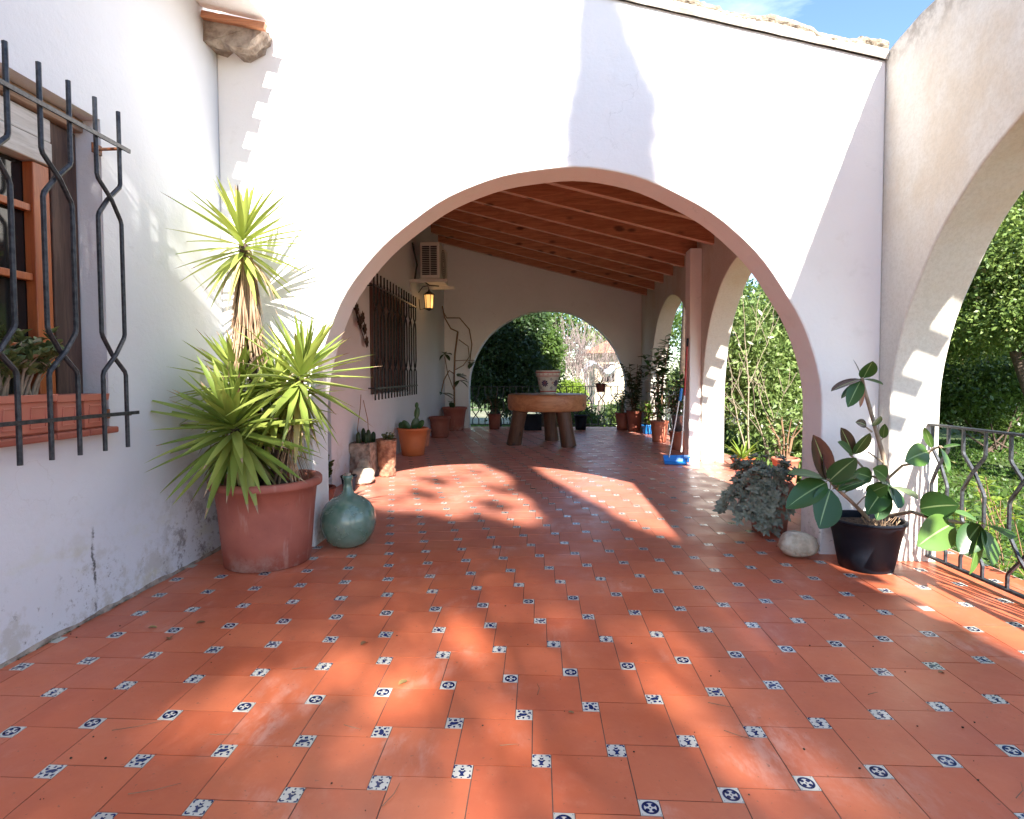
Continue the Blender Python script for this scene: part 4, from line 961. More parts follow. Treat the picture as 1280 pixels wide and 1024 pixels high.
mb = MB(); mb.tube([(2.38, 9.75, .56), (2.40, 9.70, .50), (2.28, 9.60, .44), (2.17, 9.70, .50), (2.17, 9.75, .56)], .005, 5); mb.build('handle', 'grey_metal', t)
# broom and dustpan
t = thing('broom', 'broom with a red and white stick leaning on the pier above the dustpan', 'broom', (1.98, 8.33, 0)); b0, b1 = Vector((1.985, 8.30, .06)), Vector((2.09, 8.395, 1.78)); 
def seg(mb, f0, f1, r, mi=0): mb.tube([b0.lerp(b1, f0), b0.lerp(b1, f1)], r, 10, mi)
mb = MB(); seg(mb, .05, .52, .011); mb.build('white_stick', 'white_metal', t)
mb = MB(); seg(mb, .52, .93, .0135)
for k in range(6): seg(mb, .55+k*.06, .565+k*.06, .0155)
mb.build('red_sleeve', 'red_plastic', t); mb = MB(); seg(mb, .93, 1.0, .015); mb.build('grip', 'black_plastic', t)
mb = MB(); mb.box((1.85, 8.27, .055), (2.12, 8.33, .10)); mb.build('broom_head', 'blue_plastic', t, bevel=.01)
mb = MB(); R = random.Random(3)
for k in range(120): x, y = R.uniform(1.86, 2.11), R.uniform(8.275, 8.325); mb.tube([(x, y, .056), (x+R.uniform(-.01, .01), y+R.uniform(-.01, .01), .004)], .003, 4, cap=False)
mb.build('bristles', 'blue_plastic', t)
t = thing('dustpan', 'blue dustpan with a thin slanting handle in front of the pier', 'dustpan', (1.84, 8.15, 0)); mb = MB()
mb.add([(1.70, 8.02, .006), (2.0, 8.0, .006), (2.0, 8.22, .02), (1.72, 8.24, .02), (1.70, 8.02, .012), (2.0, 8.0, .012), (2.0, 8.22, .11), (1.72, 8.24, .11), (1.74, 8.20, .03), (1.98, 8.18, .03)],
       [(0, 1, 2, 3), (0, 3, 7, 4), (1, 5, 6, 2), (2, 6, 7, 3), (4, 7, 8), (5, 9, 6), (6, 9, 8, 7), (4, 8, 9, 5)]); mb.build('pan', 'blue_plastic', t)
mb = MB(); mb.tube([(1.80, 8.22, .08), (1.90, 8.27, .60), (1.975, 8.30, 1.02)], .009, 8); mb.build('handle', 'white_metal', t); mb = MB(); mb.tube([(1.96, 8.292, .88), (1.985, 8.303, 1.06)], .022, 10); mb.build('grip', 'blue_plastic', t)
# ---- silvery succulent by the arch foot
t = thing('potted_silver_succulent', 'silvery grey trailing succulent spilling from a clay pot beside the arch foot', 'potted plant', (1.80, 4.72, 0)); c = (1.83, 4.70, 0)
pot(t, c, .13, .165, .38, 'clay_pink', .018, .05); R = random.Random(41)
tips = []; sb = MB()
for k in range(50):
    a = R.uniform(0, 2*PI); s_ = R.choice((.4, .7, 1, 1.0)); 
    if math.cos(a) > .5 or math.sin(a) > .5: a += PI*.8
    lo = R.random() < .55
    b = Vector((c[0]+math.cos(a)*.12, c[1]+math.sin(a)*.12, .38))
    if lo: P = [b, b+Vector((math.cos(a)*.10, math.sin(a)*.10, .02)), b+Vector((math.cos(a)*.19*s_, math.sin(a)*.17*s_, -.14)), b+Vector((math.cos(a)*.26*s_, math.sin(a)*.22*s_, -R.uniform(.14, .35)))]
    else: P = [b, b+Vector((math.cos(a)*.08*s_, math.sin(a)*.08*s_, .08)), b+Vector((math.cos(a)*.18*s_, math.sin(a)*.14*s_, R.uniform(.08, .2)))]
    sb.tube(P, .006, 5); 
    for i in range(len(P)-1):
        for f in (.35, .7, 1):
            if i == 0 and f < .9: continue
            tips.append((P[i].lerp(P[i+1], f)+Vector((R.uniform(-.03, .03), R.uniform(-.03, .03), R.uniform(-.03, .03))), (P[i+1]-P[i]).normalized()))
sb.build('stem', 'pale_stem', t); mb = MB()
for p, d in tips:
    up = (Vector((0, -.35, .7))+d*.6).normalized(); q_ = Vector((0, 0, 1)).rotation_difference(up)
    for k in range(11):
        a = k*2.4; e = .25+.8*(1-k/11.); o = q_ @ Vector((math.cos(a), math.sin(a), e)); mb.leaf(p, o, up, R.uniform(.036, .062)*(.6+.5*k/11), .024, 0, 'oval', 4, .2)
mb.build('foliage', 'silver_leaf', t)
t = thing('white_stone', 'large smooth white stone on the tiles beside the right foot of the arch', 'stone', (1.74, 4.06, 0)); mb = MB(); boulder(mb, (1.755, 4.0, .088), .135, .10, .085, 12, 32, .055); mb.build('stone', 'white_stone', t)
# ---- rubber plant
rc = (2.09, 3.795, 0)
t = thing('potted_rubber_plant', 'rubber plant with big dark leaves in a black plastic tub by the near railing', 'potted plant', rc)
pot(t, rc, .155, .215, .325, 'black_plastic', .012, .028, .008, 48)
CO = Vector((0, 0, 1.25))
def at(px, py, y):            # where the sight line through a photo pixel meets the plane at depth y
    d = _f+_r2*((px-CX)/F)-_u2*((py-CY)/F); return CO+d*(y/d.y)
sb = MB(); SPT = []
def stem(P, r0, r1):
    Q = [at(*p) for p in P]; SPT.extend(Q[i].lerp(Q[i+1], f/6) for i in range(len(Q)-1) for f in range(7)); sb.tube(Q, [r0+(r1-r0)*i/(len(Q)-1) for i in range(len(Q))], 9); return Q
stem([(1108, 650, 3.8), (1112, 620, 3.8), (1104, 570, 3.78), (1090, 520, 3.76), (1080, 485, 3.75), (1077, 470, 3.74)], .017, .009)
stem([(1085, 648, 3.74), (1062, 625, 3.68), (1045, 610, 3.6), (1035, 598, 3.55)], .012, .009)
stem([(1106, 600, 3.8), (1088, 595, 3.76), (1070, 575, 3.74), (1062, 568, 3.72)], .008, .006)
stem([(1106, 580, 3.79), (1085, 565, 3.75)], .007, .005)
stem([(1108, 600, 3.78), (1128, 582, 3.72), (1150, 578, 3.6), (1165, 562, 3.55), (1175, 558, 3.5)], .009, .006)
stem([(1110, 645, 3.78), (1140, 640, 3.6), (1165, 648, 3.45), (1195, 652, 3.35), (1225, 660, 3.3)], .012, .008)
stem([(1090, 540, 3.76), (1080, 532, 3.74)], .006, .004)
SPTS = []
def rleaf(mb, base, tip, y0, y1, w, up=(0, -1, .35), mat=0, tone=None, fold=.14, droop=.05):
    a, b = at(*base, y0), at(*tip, y1); d = b-a; L_ = d.length
    q = min(SPT, key=lambda s_: (s_-a).length+.25*abs(s_.z-a.z+.03)); sb.tube([q, q.lerp(a, .55)+Vector((0, 0, .006)), a+d*.03], [.0042, .0034, .003], 6)
    dv = d+Vector((0, 0, droop*.4*L_)); mb.leaf(a, dv, up, L_*1.04, w, droop, 'oval', 9, fold, mat, tone)
    nrm = dv.normalized().cross(Vector(up)).normalized().cross(dv.normalized()); mb.leaf(a+nrm*.0012, dv, up, L_*1.0, w*.055, droop, 'oval', 9, 0, 4, .5)
mb = MB()   # 0 dark, 1 lit, 2 purple, 3 orange
LV = [((1079, 473), (1090, 452), 3.74, 3.66, .105, (0, -1, -.2), 0), ((1077, 474), (1040, 487), 3.74, 3.62, .075, (0, -.3, 1), 2), ((1078, 474), (1103, 480), 3.74, 3.62, .06, (.1, -.5, 1), 0), ((1076, 476), (1060, 507), 3.73, 3.62, .095, (-.3, -1, .2), 0),
      ((1077, 477), (1075, 508), 3.74, 3.70, .055, (.5, -1, .1), 3), ((1077, 472), (1067, 450), 3.75, 3.8, .04, (1, -.6, 0), 2), ((1074, 478), (1052, 497), 3.75, 3.72, .05, (-.5, -.6, .8), 0),
      ((1083, 532), (1070, 527), 3.74, 3.66, .055, (0, -1, .3), 2), ((1092, 533), (1100, 520), 3.76, 3.68, .055, (0, -1, .3), 0), ((1104, 548), (1106, 530), 3.78, 3.7, .05, (-.6, -1, 0), 0),
      ((1066, 568), (1052, 535), 3.72, 3.62, .085, (0, -1, .1), 2), ((1068, 568), (1086, 542), 3.72, 3.64, .09, (.2, -1, .2), 0), ((1066, 569), (1048, 552), 3.7, 3.6, .07, (0, -.8, .6), 0),
      ((1036, 600), (1018, 545), 3.56, 3.44, .125, (0, -1, .1), 2), ((1036, 600), (1030, 560), 3.57, 3.5, .10, (.5, -1, .1), 2), ((1034, 600), (987, 590), 3.55, 3.38, .10, (0, -.5, 1), 0), ((1036, 602), (1068, 573), 3.55, 3.48, .125, (0, -1, .4), 0), ((1038, 605), (1072, 590), 3.55, 3.5, .09, (0, -.6, .8), 0),
      ((1033, 603), (984, 632), 3.55, 3.36, .15, (-.3, -1, .5), 0), ((1038, 612), (1024, 658), 3.52, 3.36, .185, (0, -1, .2), 0), ((1040, 612), (1075, 600), 3.6, 3.48, .08, (0, -.4, 1), 0),
      ((1088, 596), (1058, 612), 3.7, 3.5, .075, (0, -.5, 1), 0), ((1090, 598), (1068, 590), 3.7, 3.6, .10, (0, -1, .3), 0), ((1082, 602), (1048, 612), 3.6, 3.5, .07, (0, -.5, 1), 0),
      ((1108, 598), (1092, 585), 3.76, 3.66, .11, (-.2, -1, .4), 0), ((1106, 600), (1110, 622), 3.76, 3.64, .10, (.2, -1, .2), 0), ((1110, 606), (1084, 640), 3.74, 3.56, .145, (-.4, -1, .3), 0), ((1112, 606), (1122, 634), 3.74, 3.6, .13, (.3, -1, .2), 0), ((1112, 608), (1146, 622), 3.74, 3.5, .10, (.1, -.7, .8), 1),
      ((1106, 612), (1096, 648), 3.74, 3.62, .13, (-.1, -1, .1), 0), ((1085, 618), (1108, 606), 3.7, 3.6, .10, (0, -1, .4), 0),
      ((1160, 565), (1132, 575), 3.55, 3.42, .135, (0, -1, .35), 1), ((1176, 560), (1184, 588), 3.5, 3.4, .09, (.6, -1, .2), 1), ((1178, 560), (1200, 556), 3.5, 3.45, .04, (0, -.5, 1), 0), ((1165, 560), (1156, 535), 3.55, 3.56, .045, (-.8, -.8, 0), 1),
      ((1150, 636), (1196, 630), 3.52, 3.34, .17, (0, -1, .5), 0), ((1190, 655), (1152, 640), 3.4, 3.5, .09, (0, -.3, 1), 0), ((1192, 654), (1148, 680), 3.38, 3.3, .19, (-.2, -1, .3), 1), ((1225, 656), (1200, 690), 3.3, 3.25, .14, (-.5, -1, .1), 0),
      ((1228, 660), (1212, 715), 3.3, 3.2, .10, (.7, -1, .1), 1), ((1228, 655), (1262, 672), 3.3, 3.1, .15, (.2, -.7, .8), 0), ((1230, 662), (1240, 705), 3.3, 3.2, .12, (.3, -1, .2), 1), ((1222, 652), (1195, 640), 3.3, 3.3, .08, (0, -.4, 1), 1)]
for base, tip, y0, y1, w, up, mi in LV: rleaf(mb, base, tip, y0, y1, w*1.0, up, mi, R.random(), .13, .22)
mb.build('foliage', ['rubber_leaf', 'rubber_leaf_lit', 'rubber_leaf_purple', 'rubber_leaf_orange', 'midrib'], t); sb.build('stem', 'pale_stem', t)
mb = MB()
for k in range(26): a = R.uniform(0, 2*PI); q = R.uniform(0, .13); mb.tube([(rc[0]+.06+q*math.cos(a)*.6, rc[1]-.05+q*math.sin(a), .265), (rc[0]+.06+q*math.cos(a)+R.uniform(-.03, .03), rc[1]-.05+q*math.sin(a), .265+R.uniform(.03, .09))], .0025, 4)
mb.build('dry_stems', 'dead_leaf', t)
# ---- plants just outside bay one
t = thing('potted_aloe', 'spiky green aloe in an orange clay bowl outside the middle arch', 'potted plant', (2.62, 7.75, 0)); pot(t, (2.66, 7.75, 0), .10, .15, .15, 'pot_orange', .012, .025)
mb = MB(); R = random.Random(51)
for k in range(20): a = k*2.4; e = 1.6*(1-k/20)+.3; mb.leaf((2.66, 7.75, .12), (math.cos(a), math.sin(a), e), (0, 0, 1), R.uniform(.22, .38), .035, .4, 'sword', 6, .3)
mb.build('foliage', 'lime_leaf', t)
t = thing('flower_pot', 'terracotta pot with a dry shrub outside the middle arch', 'potted plant', (2.78, 6.7, 0)); pot(t, (2.78, 6.7, 0), .11, .14, .30, 'terracotta', .015, .04); bushy(t, (2.78, 6.7, .27), .5, .22, 50, 'silver_leaf', .07, .03, R, 8)
# ---- litter on the tiles
def litter(name, label, group, px, py, kind, sz, az):
    d = _f+_r2*((px-CX)/F)-_u2*((py-CY)/F); p = CO+d*(-1.25/d.z); p.z = .004
    mb = MB()
    if kind == 'leaf': mb.leaf((p.x, p.y, .005), (math.cos(az), math.sin(az), .15), (0, 0, 1), sz, sz*.5, .5, 'oval', 5, .25, 0, random.random()); mat = 'fallen'
    elif kind == 'twig':
        q = [Vector((p.x, p.y, .006)), Vector((p.x+math.cos(az)*sz*.5, p.y+math.sin(az)*sz*.5, .010)), Vector((p.x+math.cos(az+.2)*sz, p.y+math.sin(az+.2)*sz, .005))]; mb.tube(q, [.0014, .0012, .0007], 5); mat = 'brown_stem'
    else: boulder(mb, (p.x, p.y, .006), sz, sz*.8, sz*.6, int(px), 8); mat = 'soil'
    tag(mb.build(name, mat, None, origin=(p.x, p.y, 0)), label, {'leaf': 'leaf', 'twig': 'twig'}.get(kind, 'pebble'), group)
for px, py, s_, az, lb in ((185, 786, .045, .3, 'curled yellowish leaf by the left wall on the tiles'), (245, 781, .05, .9, 'small pale leaf lying to the right of the yellowish one'), (212, 801, .05, 2.2, 'pale green leaf lowest of the three near the left wall'), (498, 858, .06, .9, 'brown curled leaf in the middle of the floor'),
                           (710, 892, .025, 0, 'tiny yellow leaf in the centre foreground'), (1173, 842, .03, .3, 'small brown leaf on the tiles at the right'), (451, 808, .05, 1.2, 'crumpled dark leaf near the middle left')):
    litter('fallen_leaf', lb, 'leaves fallen on the tiles', px, py, 'leaf', s_, az)
TW = [(140, 915, .16, .25, 'long dry twig towards the lower left corner of the floor'), (160, 995, .14, .2, 'dry twig nearest the bottom left corner'), (262, 920, .10, -.1, 'short dry twig right of the long one at the lower left'), (365, 838, .08, .1, 'dark twig lying level in the middle left of the floor'),
      (478, 1010, .10, 1.1, 'dry twig at the bottom edge left of the middle'), (430, 908, .07, -.5, 'small bent twig left of the middle foreground'), (672, 870, .08, 1.4, 'upright lying thin twig in the middle foreground'), (885, 880, .09, -.5, 'upper of the two slanting twigs right of the middle'),
      (905, 915, .10, -.7, 'lower of the two slanting twigs right of the middle'), (625, 934, .06, 0, 'tiny level twig in the sunny foreground patch'), (1270, 1000, .10, .6, 'dry twig in the bottom right corner'), (1085, 870, .05, .2, 'tiny twig alone among the tiles at the right')]
for k, (px, py, s_, az, lb) in enumerate(TW): litter('twig', lb, 'dry twigs scattered on the tiles', px, py, 'twig', s_, az)
R = random.Random(77); mb = MB()
for k in range(70):
    px, py = R.uniform(20, 1240), 640+380*R.random()**1.2
    if px < 300 and py < 830-.5*px: continue
    d = _f+_r2*((px-CX)/F)-_u2*((py-CY)/F); p = CO+d*(-1.25/d.z); q = R.uniform(.0015, .0045); boulder(mb, (p.x, p.y, .004+q*.4), q, q*.8, q*.6, k, 7)
tag(mb.build('soil_crumbs', 'soil'), 'tiny dark crumbs of soil and dust scattered on the tiles', 'crumbs', kind='stuff')
# weeds in the joint below the left wall
mb = MB()
for k in range(60):
    y = R.choice((R.gauss(2.55, .12), R.gauss(2.9, .08), R.uniform(2.2, 3.6))); a = R.uniform(-1.2, 1.2)
    mb.leaf((XL+.004, y, .003), (math.cos(a), math.sin(a), R.uniform(.2, 1)), (0, 0, 1), R.uniform(.008, .022), .008, .5, 'oval', 3, .2)
tag(mb.build('weeds', 'dark_leaf'), 'tiny dark weeds and moss along the joint under the left wall', 'weeds', kind='stuff')
# ================================================================== GARDEN
GZ = -.42
def tree(name, label, base, th, tr, clumps, n, ls, mat, seed, group=None, asp=.5, bark='bark', shell=.5, limbs=6, spray=7, spread=.14, cat='tree'):
    t = thing(name, label, cat, base, group); R = random.Random(seed); mb = MB(); b = Vector(base)
    P = [b+Vector((0, 0, -.05)), b+Vector((R.uniform(-.1, .1), R.uniform(-.1, .1), th*.35)), b+Vector((R.uniform(-.2, .2), R.uniform(-.2, .2), th*.7)), b+Vector((R.uniform(-.3, .3), R.uniform(-.3, .3), th))]
    mb.tube(P, [tr*1.25, tr, tr*.8, tr*.6], 12)
    cs = sorted(clumps, key=lambda c: -c[3]); step = max(1, len(cs)//max(1, limbs))
    for c in cs[::step][:limbs]:
        s0 = P[R.choice((2, 3))]; e = Vector(c[:3]); m_ = s0.lerp(e, .5)+Vector((R.uniform(-.2, .2), R.uniform(-.2, .2), -.15))
        mb.tube([s0, m_, e], [tr*.5, tr*.32, tr*.1], 7)
        for q in range(3): d = Vector((R.uniform(-1, 1)*c[3], R.uniform(-1, 1)*c[4], R.uniform(-.5, 1)*c[5]))*.8; mb.tube([m_.lerp(e, .6), e+d*.5, e+d], [tr*.18, tr*.1, tr*.04], 5)
    mb.build('trunk', bark, t)
    foliage('crown', clumps, n, ls, mat, t, seed, asp, shell, spray=spray, spread=spread)
    return t
def crown_clumps(c, R_, k, seed, rmin=.25, rmax=.45, flat=.8):
    R = random.Random(seed); o_ = []
    for i in range(k):
        a = R.uniform(0, 2*PI); e = math.asin(R.uniform(-.7, 1)); q = R.uniform(.45, .85)
        r = R.uniform(rmin, rmax)
        o_.append((c[0]+math.cos(a)*math.cos(e)*R_[0]*q, c[1]+math.sin(a)*math.cos(e)*R_[1]*q, c[2]+math.sin(e)*R_[2]*q, r*R_[0], r*R_[1], r*R_[2]*flat))
    return o_
# --- right of the near arch: big tree with dark trunks, bushes, lawn
tree('garden_tree', 'broad leafy tree with several reddish trunks on the lawn beyond the near railing', (8.0, 9.4, GZ), 2.2, .17, crown_clumps((8.3, 9.9, 2.9), (2.9, 2.3, 1.75), 40, 3, .18, .38), 120000, .072, 'olive_leaf', 3, spread=.12)
mb = MB(); 
for P in ([(7.7, 9.2, GZ), (7.5, 9.1, .6), (7.2, 9.2, 1.6)], [(8.3, 9.2, GZ), (8.6, 9.1, .9), (8.9, 9.4, 2.0)]): mb.tube(P, [.13, .10, .07], 9)
tag(mb.build('side_trunk', 'bark', bpy.data.objects['garden_tree']))
def bush(name, label, c, R_, n, ls, mat, seed, group=None, k=10, asp=.5, spread=.09, stems=6, cat='bush', shell=.45):
    t = thing(name, label, cat, (c[0], c[1], GZ), group); R = random.Random(seed); mb = MB()
    cl = crown_clumps((c[0], c[1], c[2]), R_, k, seed, .35, .6, .9)
    for q in cl[:stems]: mb.tube([(c[0]+R.uniform(-.2, .2)*R_[0], c[1]+R.uniform(-.2, .2)*R_[1], GZ-.02), (c[0]*.5+q[0]*.5, c[1]*.5+q[1]*.5, (GZ+q[2])/2), q[:3]], [.022, .016, .008], 6)
    mb.build('stem', 'bark', t); foliage('foliage', cl, n, ls, mat, t, seed, asp, shell, spray=5, spread=spread); return t
bush('bush', 'rounded mid green bush on the lawn beneath the leafy tree', (9.6, 12.6, .5), (2.2, 1.1, 1.0), 16000, .10, 'mid_leaf', 11)
bush('bush', 'dense dark bush behind the rounded bush beyond the near railing', (7.6, 13.2, 1.0), (1.8, 1.2, 1.6), 18000, .11, 'dark_leaf', 12)
bush('bush', 'dark bush at the right edge of the lawn', (13.5, 13.5, 1.0), (2.2, 1.5, 1.8), 16000, .12, 'mid_leaf', 13)
tree('garden_tree', 'taller dark tree behind the broad leafy tree on the right', (12.5, 17, GZ), 3.0, .22, crown_clumps((12.2, 17, 3.3), (3.4, 2.4, 2.3), 24, 14), 34000, .15, 'dark_leaf', 14)
t = thing('yellow_shrub', 'low yellow green shrub growing against the outside of the near railing', 'shrub', (3.1, 3.9, GZ)); R = random.Random(15); sb = MB(); tips = []
for (x, y) in ((3.1, 4.4), (3.2, 4.1), (3.15, 3.6), (3.3, 3.2), (3.4, 3.75)):
    for k in range(3): branchy(sb, (x, y, GZ), (R.uniform(-.3, .3), R.uniform(-.3, .3), 1), R.uniform(.3, .6), .006, 1, R, 3, .5, 0, tips, .3, 4, .003, 5)
sb.build('stem', 'brown_stem', t); mb = MB()
for p, d in tips:
    for k in range(9): a = R.uniform(0, 2*PI); mb.leaf(p-d*R.uniform(0, .12), (math.cos(a), math.sin(a), R.uniform(-.1, .9)), (0, 0, 1), R.uniform(.05, .09), .028, .3, 'oval', 3, .2)
mb.build('foliage', 'lime_leaf', t)
# --- bay one: glossy hedge bushes with bare branches
for k, (c, R_, n, lb) in enumerate((((4.3, 10.8, 1.4), (.9, .9, 1.8), 24000, 'glossy green shrub with pale new leaves filling the left of the middle arch'), ((5.5, 12.2, 1.7), (1.2, 1.0, 2.1), 26000, 'tall glossy green shrub filling the right of the middle arch'), ((4.15, 8.6, .1), (.6, .7, .6), 9000, 'low leafy shrub at the foot of the glossy shrubs in the middle arch'), ((6.9, 13.4, 2.0), (1.6, 1.2, 2.3), 20000, 'tall shrub behind the glossy shrubs beyond the arcade'))):
    bush('glossy_shrub', lb, c, R_, n, .105, 'hedge_leaf', 20+k, 'glossy shrubs beyond the arcade', 12, .38, .10)
t = thing('bare_sapling', 'leafless pale sapling in front of the glossy shrubs in the middle arch', 'sapling', (3.45, 9.4, GZ)); R = random.Random(23); sb = MB()
for b, d, L_ in (((3.30, 9.4, GZ), (.05, .1, 1), 2.3), ((3.35, 9.4, GZ), (-.1, .1, 1), 1.4), ((4.2, 9.3, GZ), (.02, .1, 1), 2.0), ((3.6, 9.3, GZ), (.1, 0, 1), 1.0), ((3.8, 9.3, GZ), (-.1, 0, 1), .9)): branchy(sb, b, d, L_, .016, 2, R, 3, .7, 0, None, .15, 6, .004)
sb.build('branches', 'sapling_twig', t)
# --- bay two
bush('conifer_hedge', 'bright yellow green feathery conifer beyond the far right arch', (4.35, 16.4, 1.7), (1.0, 1.0, 2.4), 30000, .09, 'conifer_leaf', 31, k=14, asp=.25, spread=.07)
bush('glossy_shrub', 'glossy shrub beside the conifer beyond the far right arch', (3.7, 14.2, .5), (.8, .7, 1.1), 12000, .10, 'hedge_leaf', 32)
t = thing('palm', 'palm with arching yellow green fronds above the conifer beyond the far right arch', 'palm', (3.35, 13.9, GZ)); mb = MB(); mb.tube([(3.35, 13.9, GZ), (3.4, 13.9, 1.8), (3.45, 13.9, 3.3)], [.14, .11, .10], 10); mb.build('trunk', 'bark', t); mb = MB(); R = random.Random(6)
for k in range(16):
    a = 2*PI*k/16; p = Vector((3.45, 13.9, 3.3)); d = Vector((math.cos(a), math.sin(a), .8)).normalized()
    for i in range(14):
        d = (d+Vector((0, 0, -.11))).normalized(); q = p+d*.10
        sd_ = d.cross(Vector((0, 0, 1))).normalized()
        for s_ in (-1, 1): mb.leaf(p, sd_*s_+d*.6+Vector((0, 0, -.3)), (0, 0, 1), .34*(1-i/18), .03, .6, 'sword', 4, .2)
        mb.tube([p, q], .008, 4, cap=False); p = q
mb.build('fronds', 'lime_leaf', t)
# --- through the end arch
tree('dark_tree', 'dense dark tree close behind the left half of the end arch', (-1.3, 16.3, GZ), 1.6, .14, crown_clumps((-1.35, 16.3, 1.7), (1.75, 1.0, 2.1), 44, 41, .22, .4), 80000, .10, 'dark_leaf', 41, spread=.10, spray=6)
tree('dark_tree', 'smaller dark leafy tree just right of the dense one behind the end arch', (.0, 17.2, GZ), 1.3, .07, crown_clumps((.0, 17.3, 1.7), (.55, .6, 1.6), 16, 42, .22, .4), 11000, .10, 'mid_leaf', 42, spread=.12)
t = thing('bare_shrub', 'pale leafless shrub full of fine twigs behind the right of the end arch', 'shrub', (2.0, 21.5, GZ)); R = random.Random(43); sb = MB()
for k in range(30): branchy(sb, (1.45+R.uniform(-.8, .8), 21.5+R.uniform(-.5, .5), GZ), (R.uniform(-.4, .4), R.uniform(-.3, .3), 1), R.uniform(1.1, 1.8), .022, 3, R, 3, .7, 0, None, .12, 4, .006, 5)
sb.build('branches', 'bare_twig', t)
bush('yellow_bush', 'bright yellow green bush in the sun below the bare shrub', (.95, 20.3, .45), (.62, .5, .72), 12000, .08, 'lime_leaf', 44, spread=.06)
bush('garden_bush', 'low mixed green bush behind the right end of the end railing', (2.6, 18.6, -.05), (1.0, .7, .45), 9000, .09, 'hedge_leaf', 45, spread=.08)
bush('garden_bush', 'low green bush between the table and the end railing seen through the end arch', (.9, 17.6, -.1), (.9, .6, .40), 8000, .09, 'mid_leaf', 46, spread=.08)
ORD = ['leftmost', 'second from the left', 'third from the left', 'fourth from the left', 'middle one', 'fifth from the right', 'fourth from the right', 'third from the right', 'rightmost']
for k in range(9):
    x = -26+k*8.2; y = 44+4*math.sin(k*2.1)
    tree('background_tree', 'tree with a rounded crown in the far tree line, '+ORD[k], (x, y, GZ), 4, .3, crown_clumps((x, y, 4.2), (4.6, 3, 3.8), 18, 60+k), 9000, .32, 'mid_leaf' if k % 2 else 'olive_leaf', 60+k, 'trees of the far tree line', spray=6, spread=.3)
OR2 = ['farthest', 'second farthest', 'third farthest', 'middle one', 'third nearest', 'second nearest', 'nearest']
for k in range(7):
    x = 16+k*5.5; y = 34-k*5.0
    tree('background_tree', 'tree with a rounded crown in the tree line right of the garden, '+OR2[k], (x, y, GZ), 4, .3, crown_clumps((x, y, 2.7), (4.2, 3, 2.9), 18, 80+k), 9000, .30, 'olive_leaf' if k % 2 else 'mid_leaf', 80+k, 'trees of the right tree line', spray=6, spread=.3)
# --- neighbour's house
t = thing('neighbour_house', 'cream house with an orange tiled roof beyond the bare shrub', 'house', (4.0, 33, GZ))
mb = MB(); mb.box((3.0, 33, GZ), (5.6, 37, 2.5)); mb.build('wall', 'house_cream', t)
mb = MB(); mb.add([(2.5, 32.3, 2.65), (6.1, 32.3, 2.65), (6.1, 37.6, 2.65), (2.5, 37.6, 2.65), (4.2, 34.6, 3.5), (4.5, 34.9, 3.5)], [(0, 1, 5, 4), (1, 2, 5), (2, 3, 4, 5), (3, 0, 4), (3, 2, 1, 0)]); mb.add([(2.45, 32.25, 2.51), (6.15, 32.25, 2.51), (6.15, 37.65, 2.51), (2.45, 37.65, 2.51), (2.45, 32.25, 2.64), (6.15, 32.25, 2.64), (6.15, 37.65, 2.64), (2.45, 37.65, 2.64)], [(3, 2, 1, 0), (0, 1, 5, 4), (1, 2, 6, 5), (2, 3, 7, 6), (3, 0, 4, 7)]); mb.build('roof', 'roof_tile', t)
for x in (3.5, 4.7): mb = MB(); mb.box((x, 32.96, .9), (x+.6, 32.995, 1.9)); mb.build('window', 'window_glass', t)
t = thing('pool_cover', 'pale blue white tarpaulin in the sun in front of the cream house', 'tarpaulin', (3.6, 27, GZ)); mb = MB(); R = random.Random(2); n = 14
mb.add([(2.0+1.4*i/n, 26.6+1.6*j/n, 1.55+.3*j/n+.25*math.sin(i*.5)+.12*math.cos(j*.8)+R.uniform(-.04, .04)-.5*abs(i/n-.5)) for j in range(n+1) for i in range(n+1)], [(j*(n+1)+i, j*(n+1)+i+1, (j+1)*(n+1)+i+1, (j+1)*(n+1)+i) for j in range(n) for i in range(n)], 0, None, True); mb.build('cloth', 'tarp', t)
mb = MB()
for x, y in ((2.05, 26.65), (3.35, 26.65), (2.05, 28.15), (3.35, 28.15)): mb = MB(); mb.tube([(x, y, GZ), (x, y, 1.5)], .03, 6); mb.build('pole', 'grey_metal', t)
mb = MB(); mb.add([(-6, 19.2, GZ+.03), (12, 19.2, GZ+.03), (12, 30, GZ+.03), (-6, 30, GZ+.03)], [(0, 1, 2, 3)]); tag(mb.build('dirt_path', 'pale_ground'), kind='structure')
# --- grass
rng = rnd(5); n = 70000
xy = np.stack([3.0+14*rng.random(n)**1.4, 2.0+13*rng.random(n)], 1); m_ = 22000
xy2 = np.stack([-6+14*rng.random(m_), 14.2+5.2*rng.random(m_)], 1); xy = np.concatenate([xy, xy2])
h = .03+.05*rng.random(len(xy))*(1+.6*np.sin(xy[:, 0]*2.1)*np.cos(xy[:, 1]*1.7)); a = rng.random(len(xy))*6.283; w = .008+.008*rng.random(len(xy))*(1+.1*xy[:, 0])
B = np.stack([xy[:, 0], xy[:, 1], np.full(len(xy), GZ-.01)], 1); s_ = np.stack([np.cos(a)*w, np.sin(a)*w, 0*a], 1); ln_ = rng.normal(size=(len(xy), 2))*.035
T = B+np.stack([ln_[:, 0], ln_[:, 1], h], 1); Mi = B+np.stack([ln_[:, 0]*.3, ln_[:, 1]*.3, h*.55], 1)
g = quads('grass', np.stack([B-s_, B+s_, T, Mi-s_*.8], 1), np.clip(rng.random(len(xy)), 0, 1), 'grass_blade'); tag(g, 'sunlit green grass of the garden lawn', 'grass', kind='stuff')
rng = rnd(6); n = 5000; P = np.stack([3.0+9*rng.random(n), 2.2+11*rng.random(n), np.full(n, GZ+.03)+.08*rng.random(n)], 1)
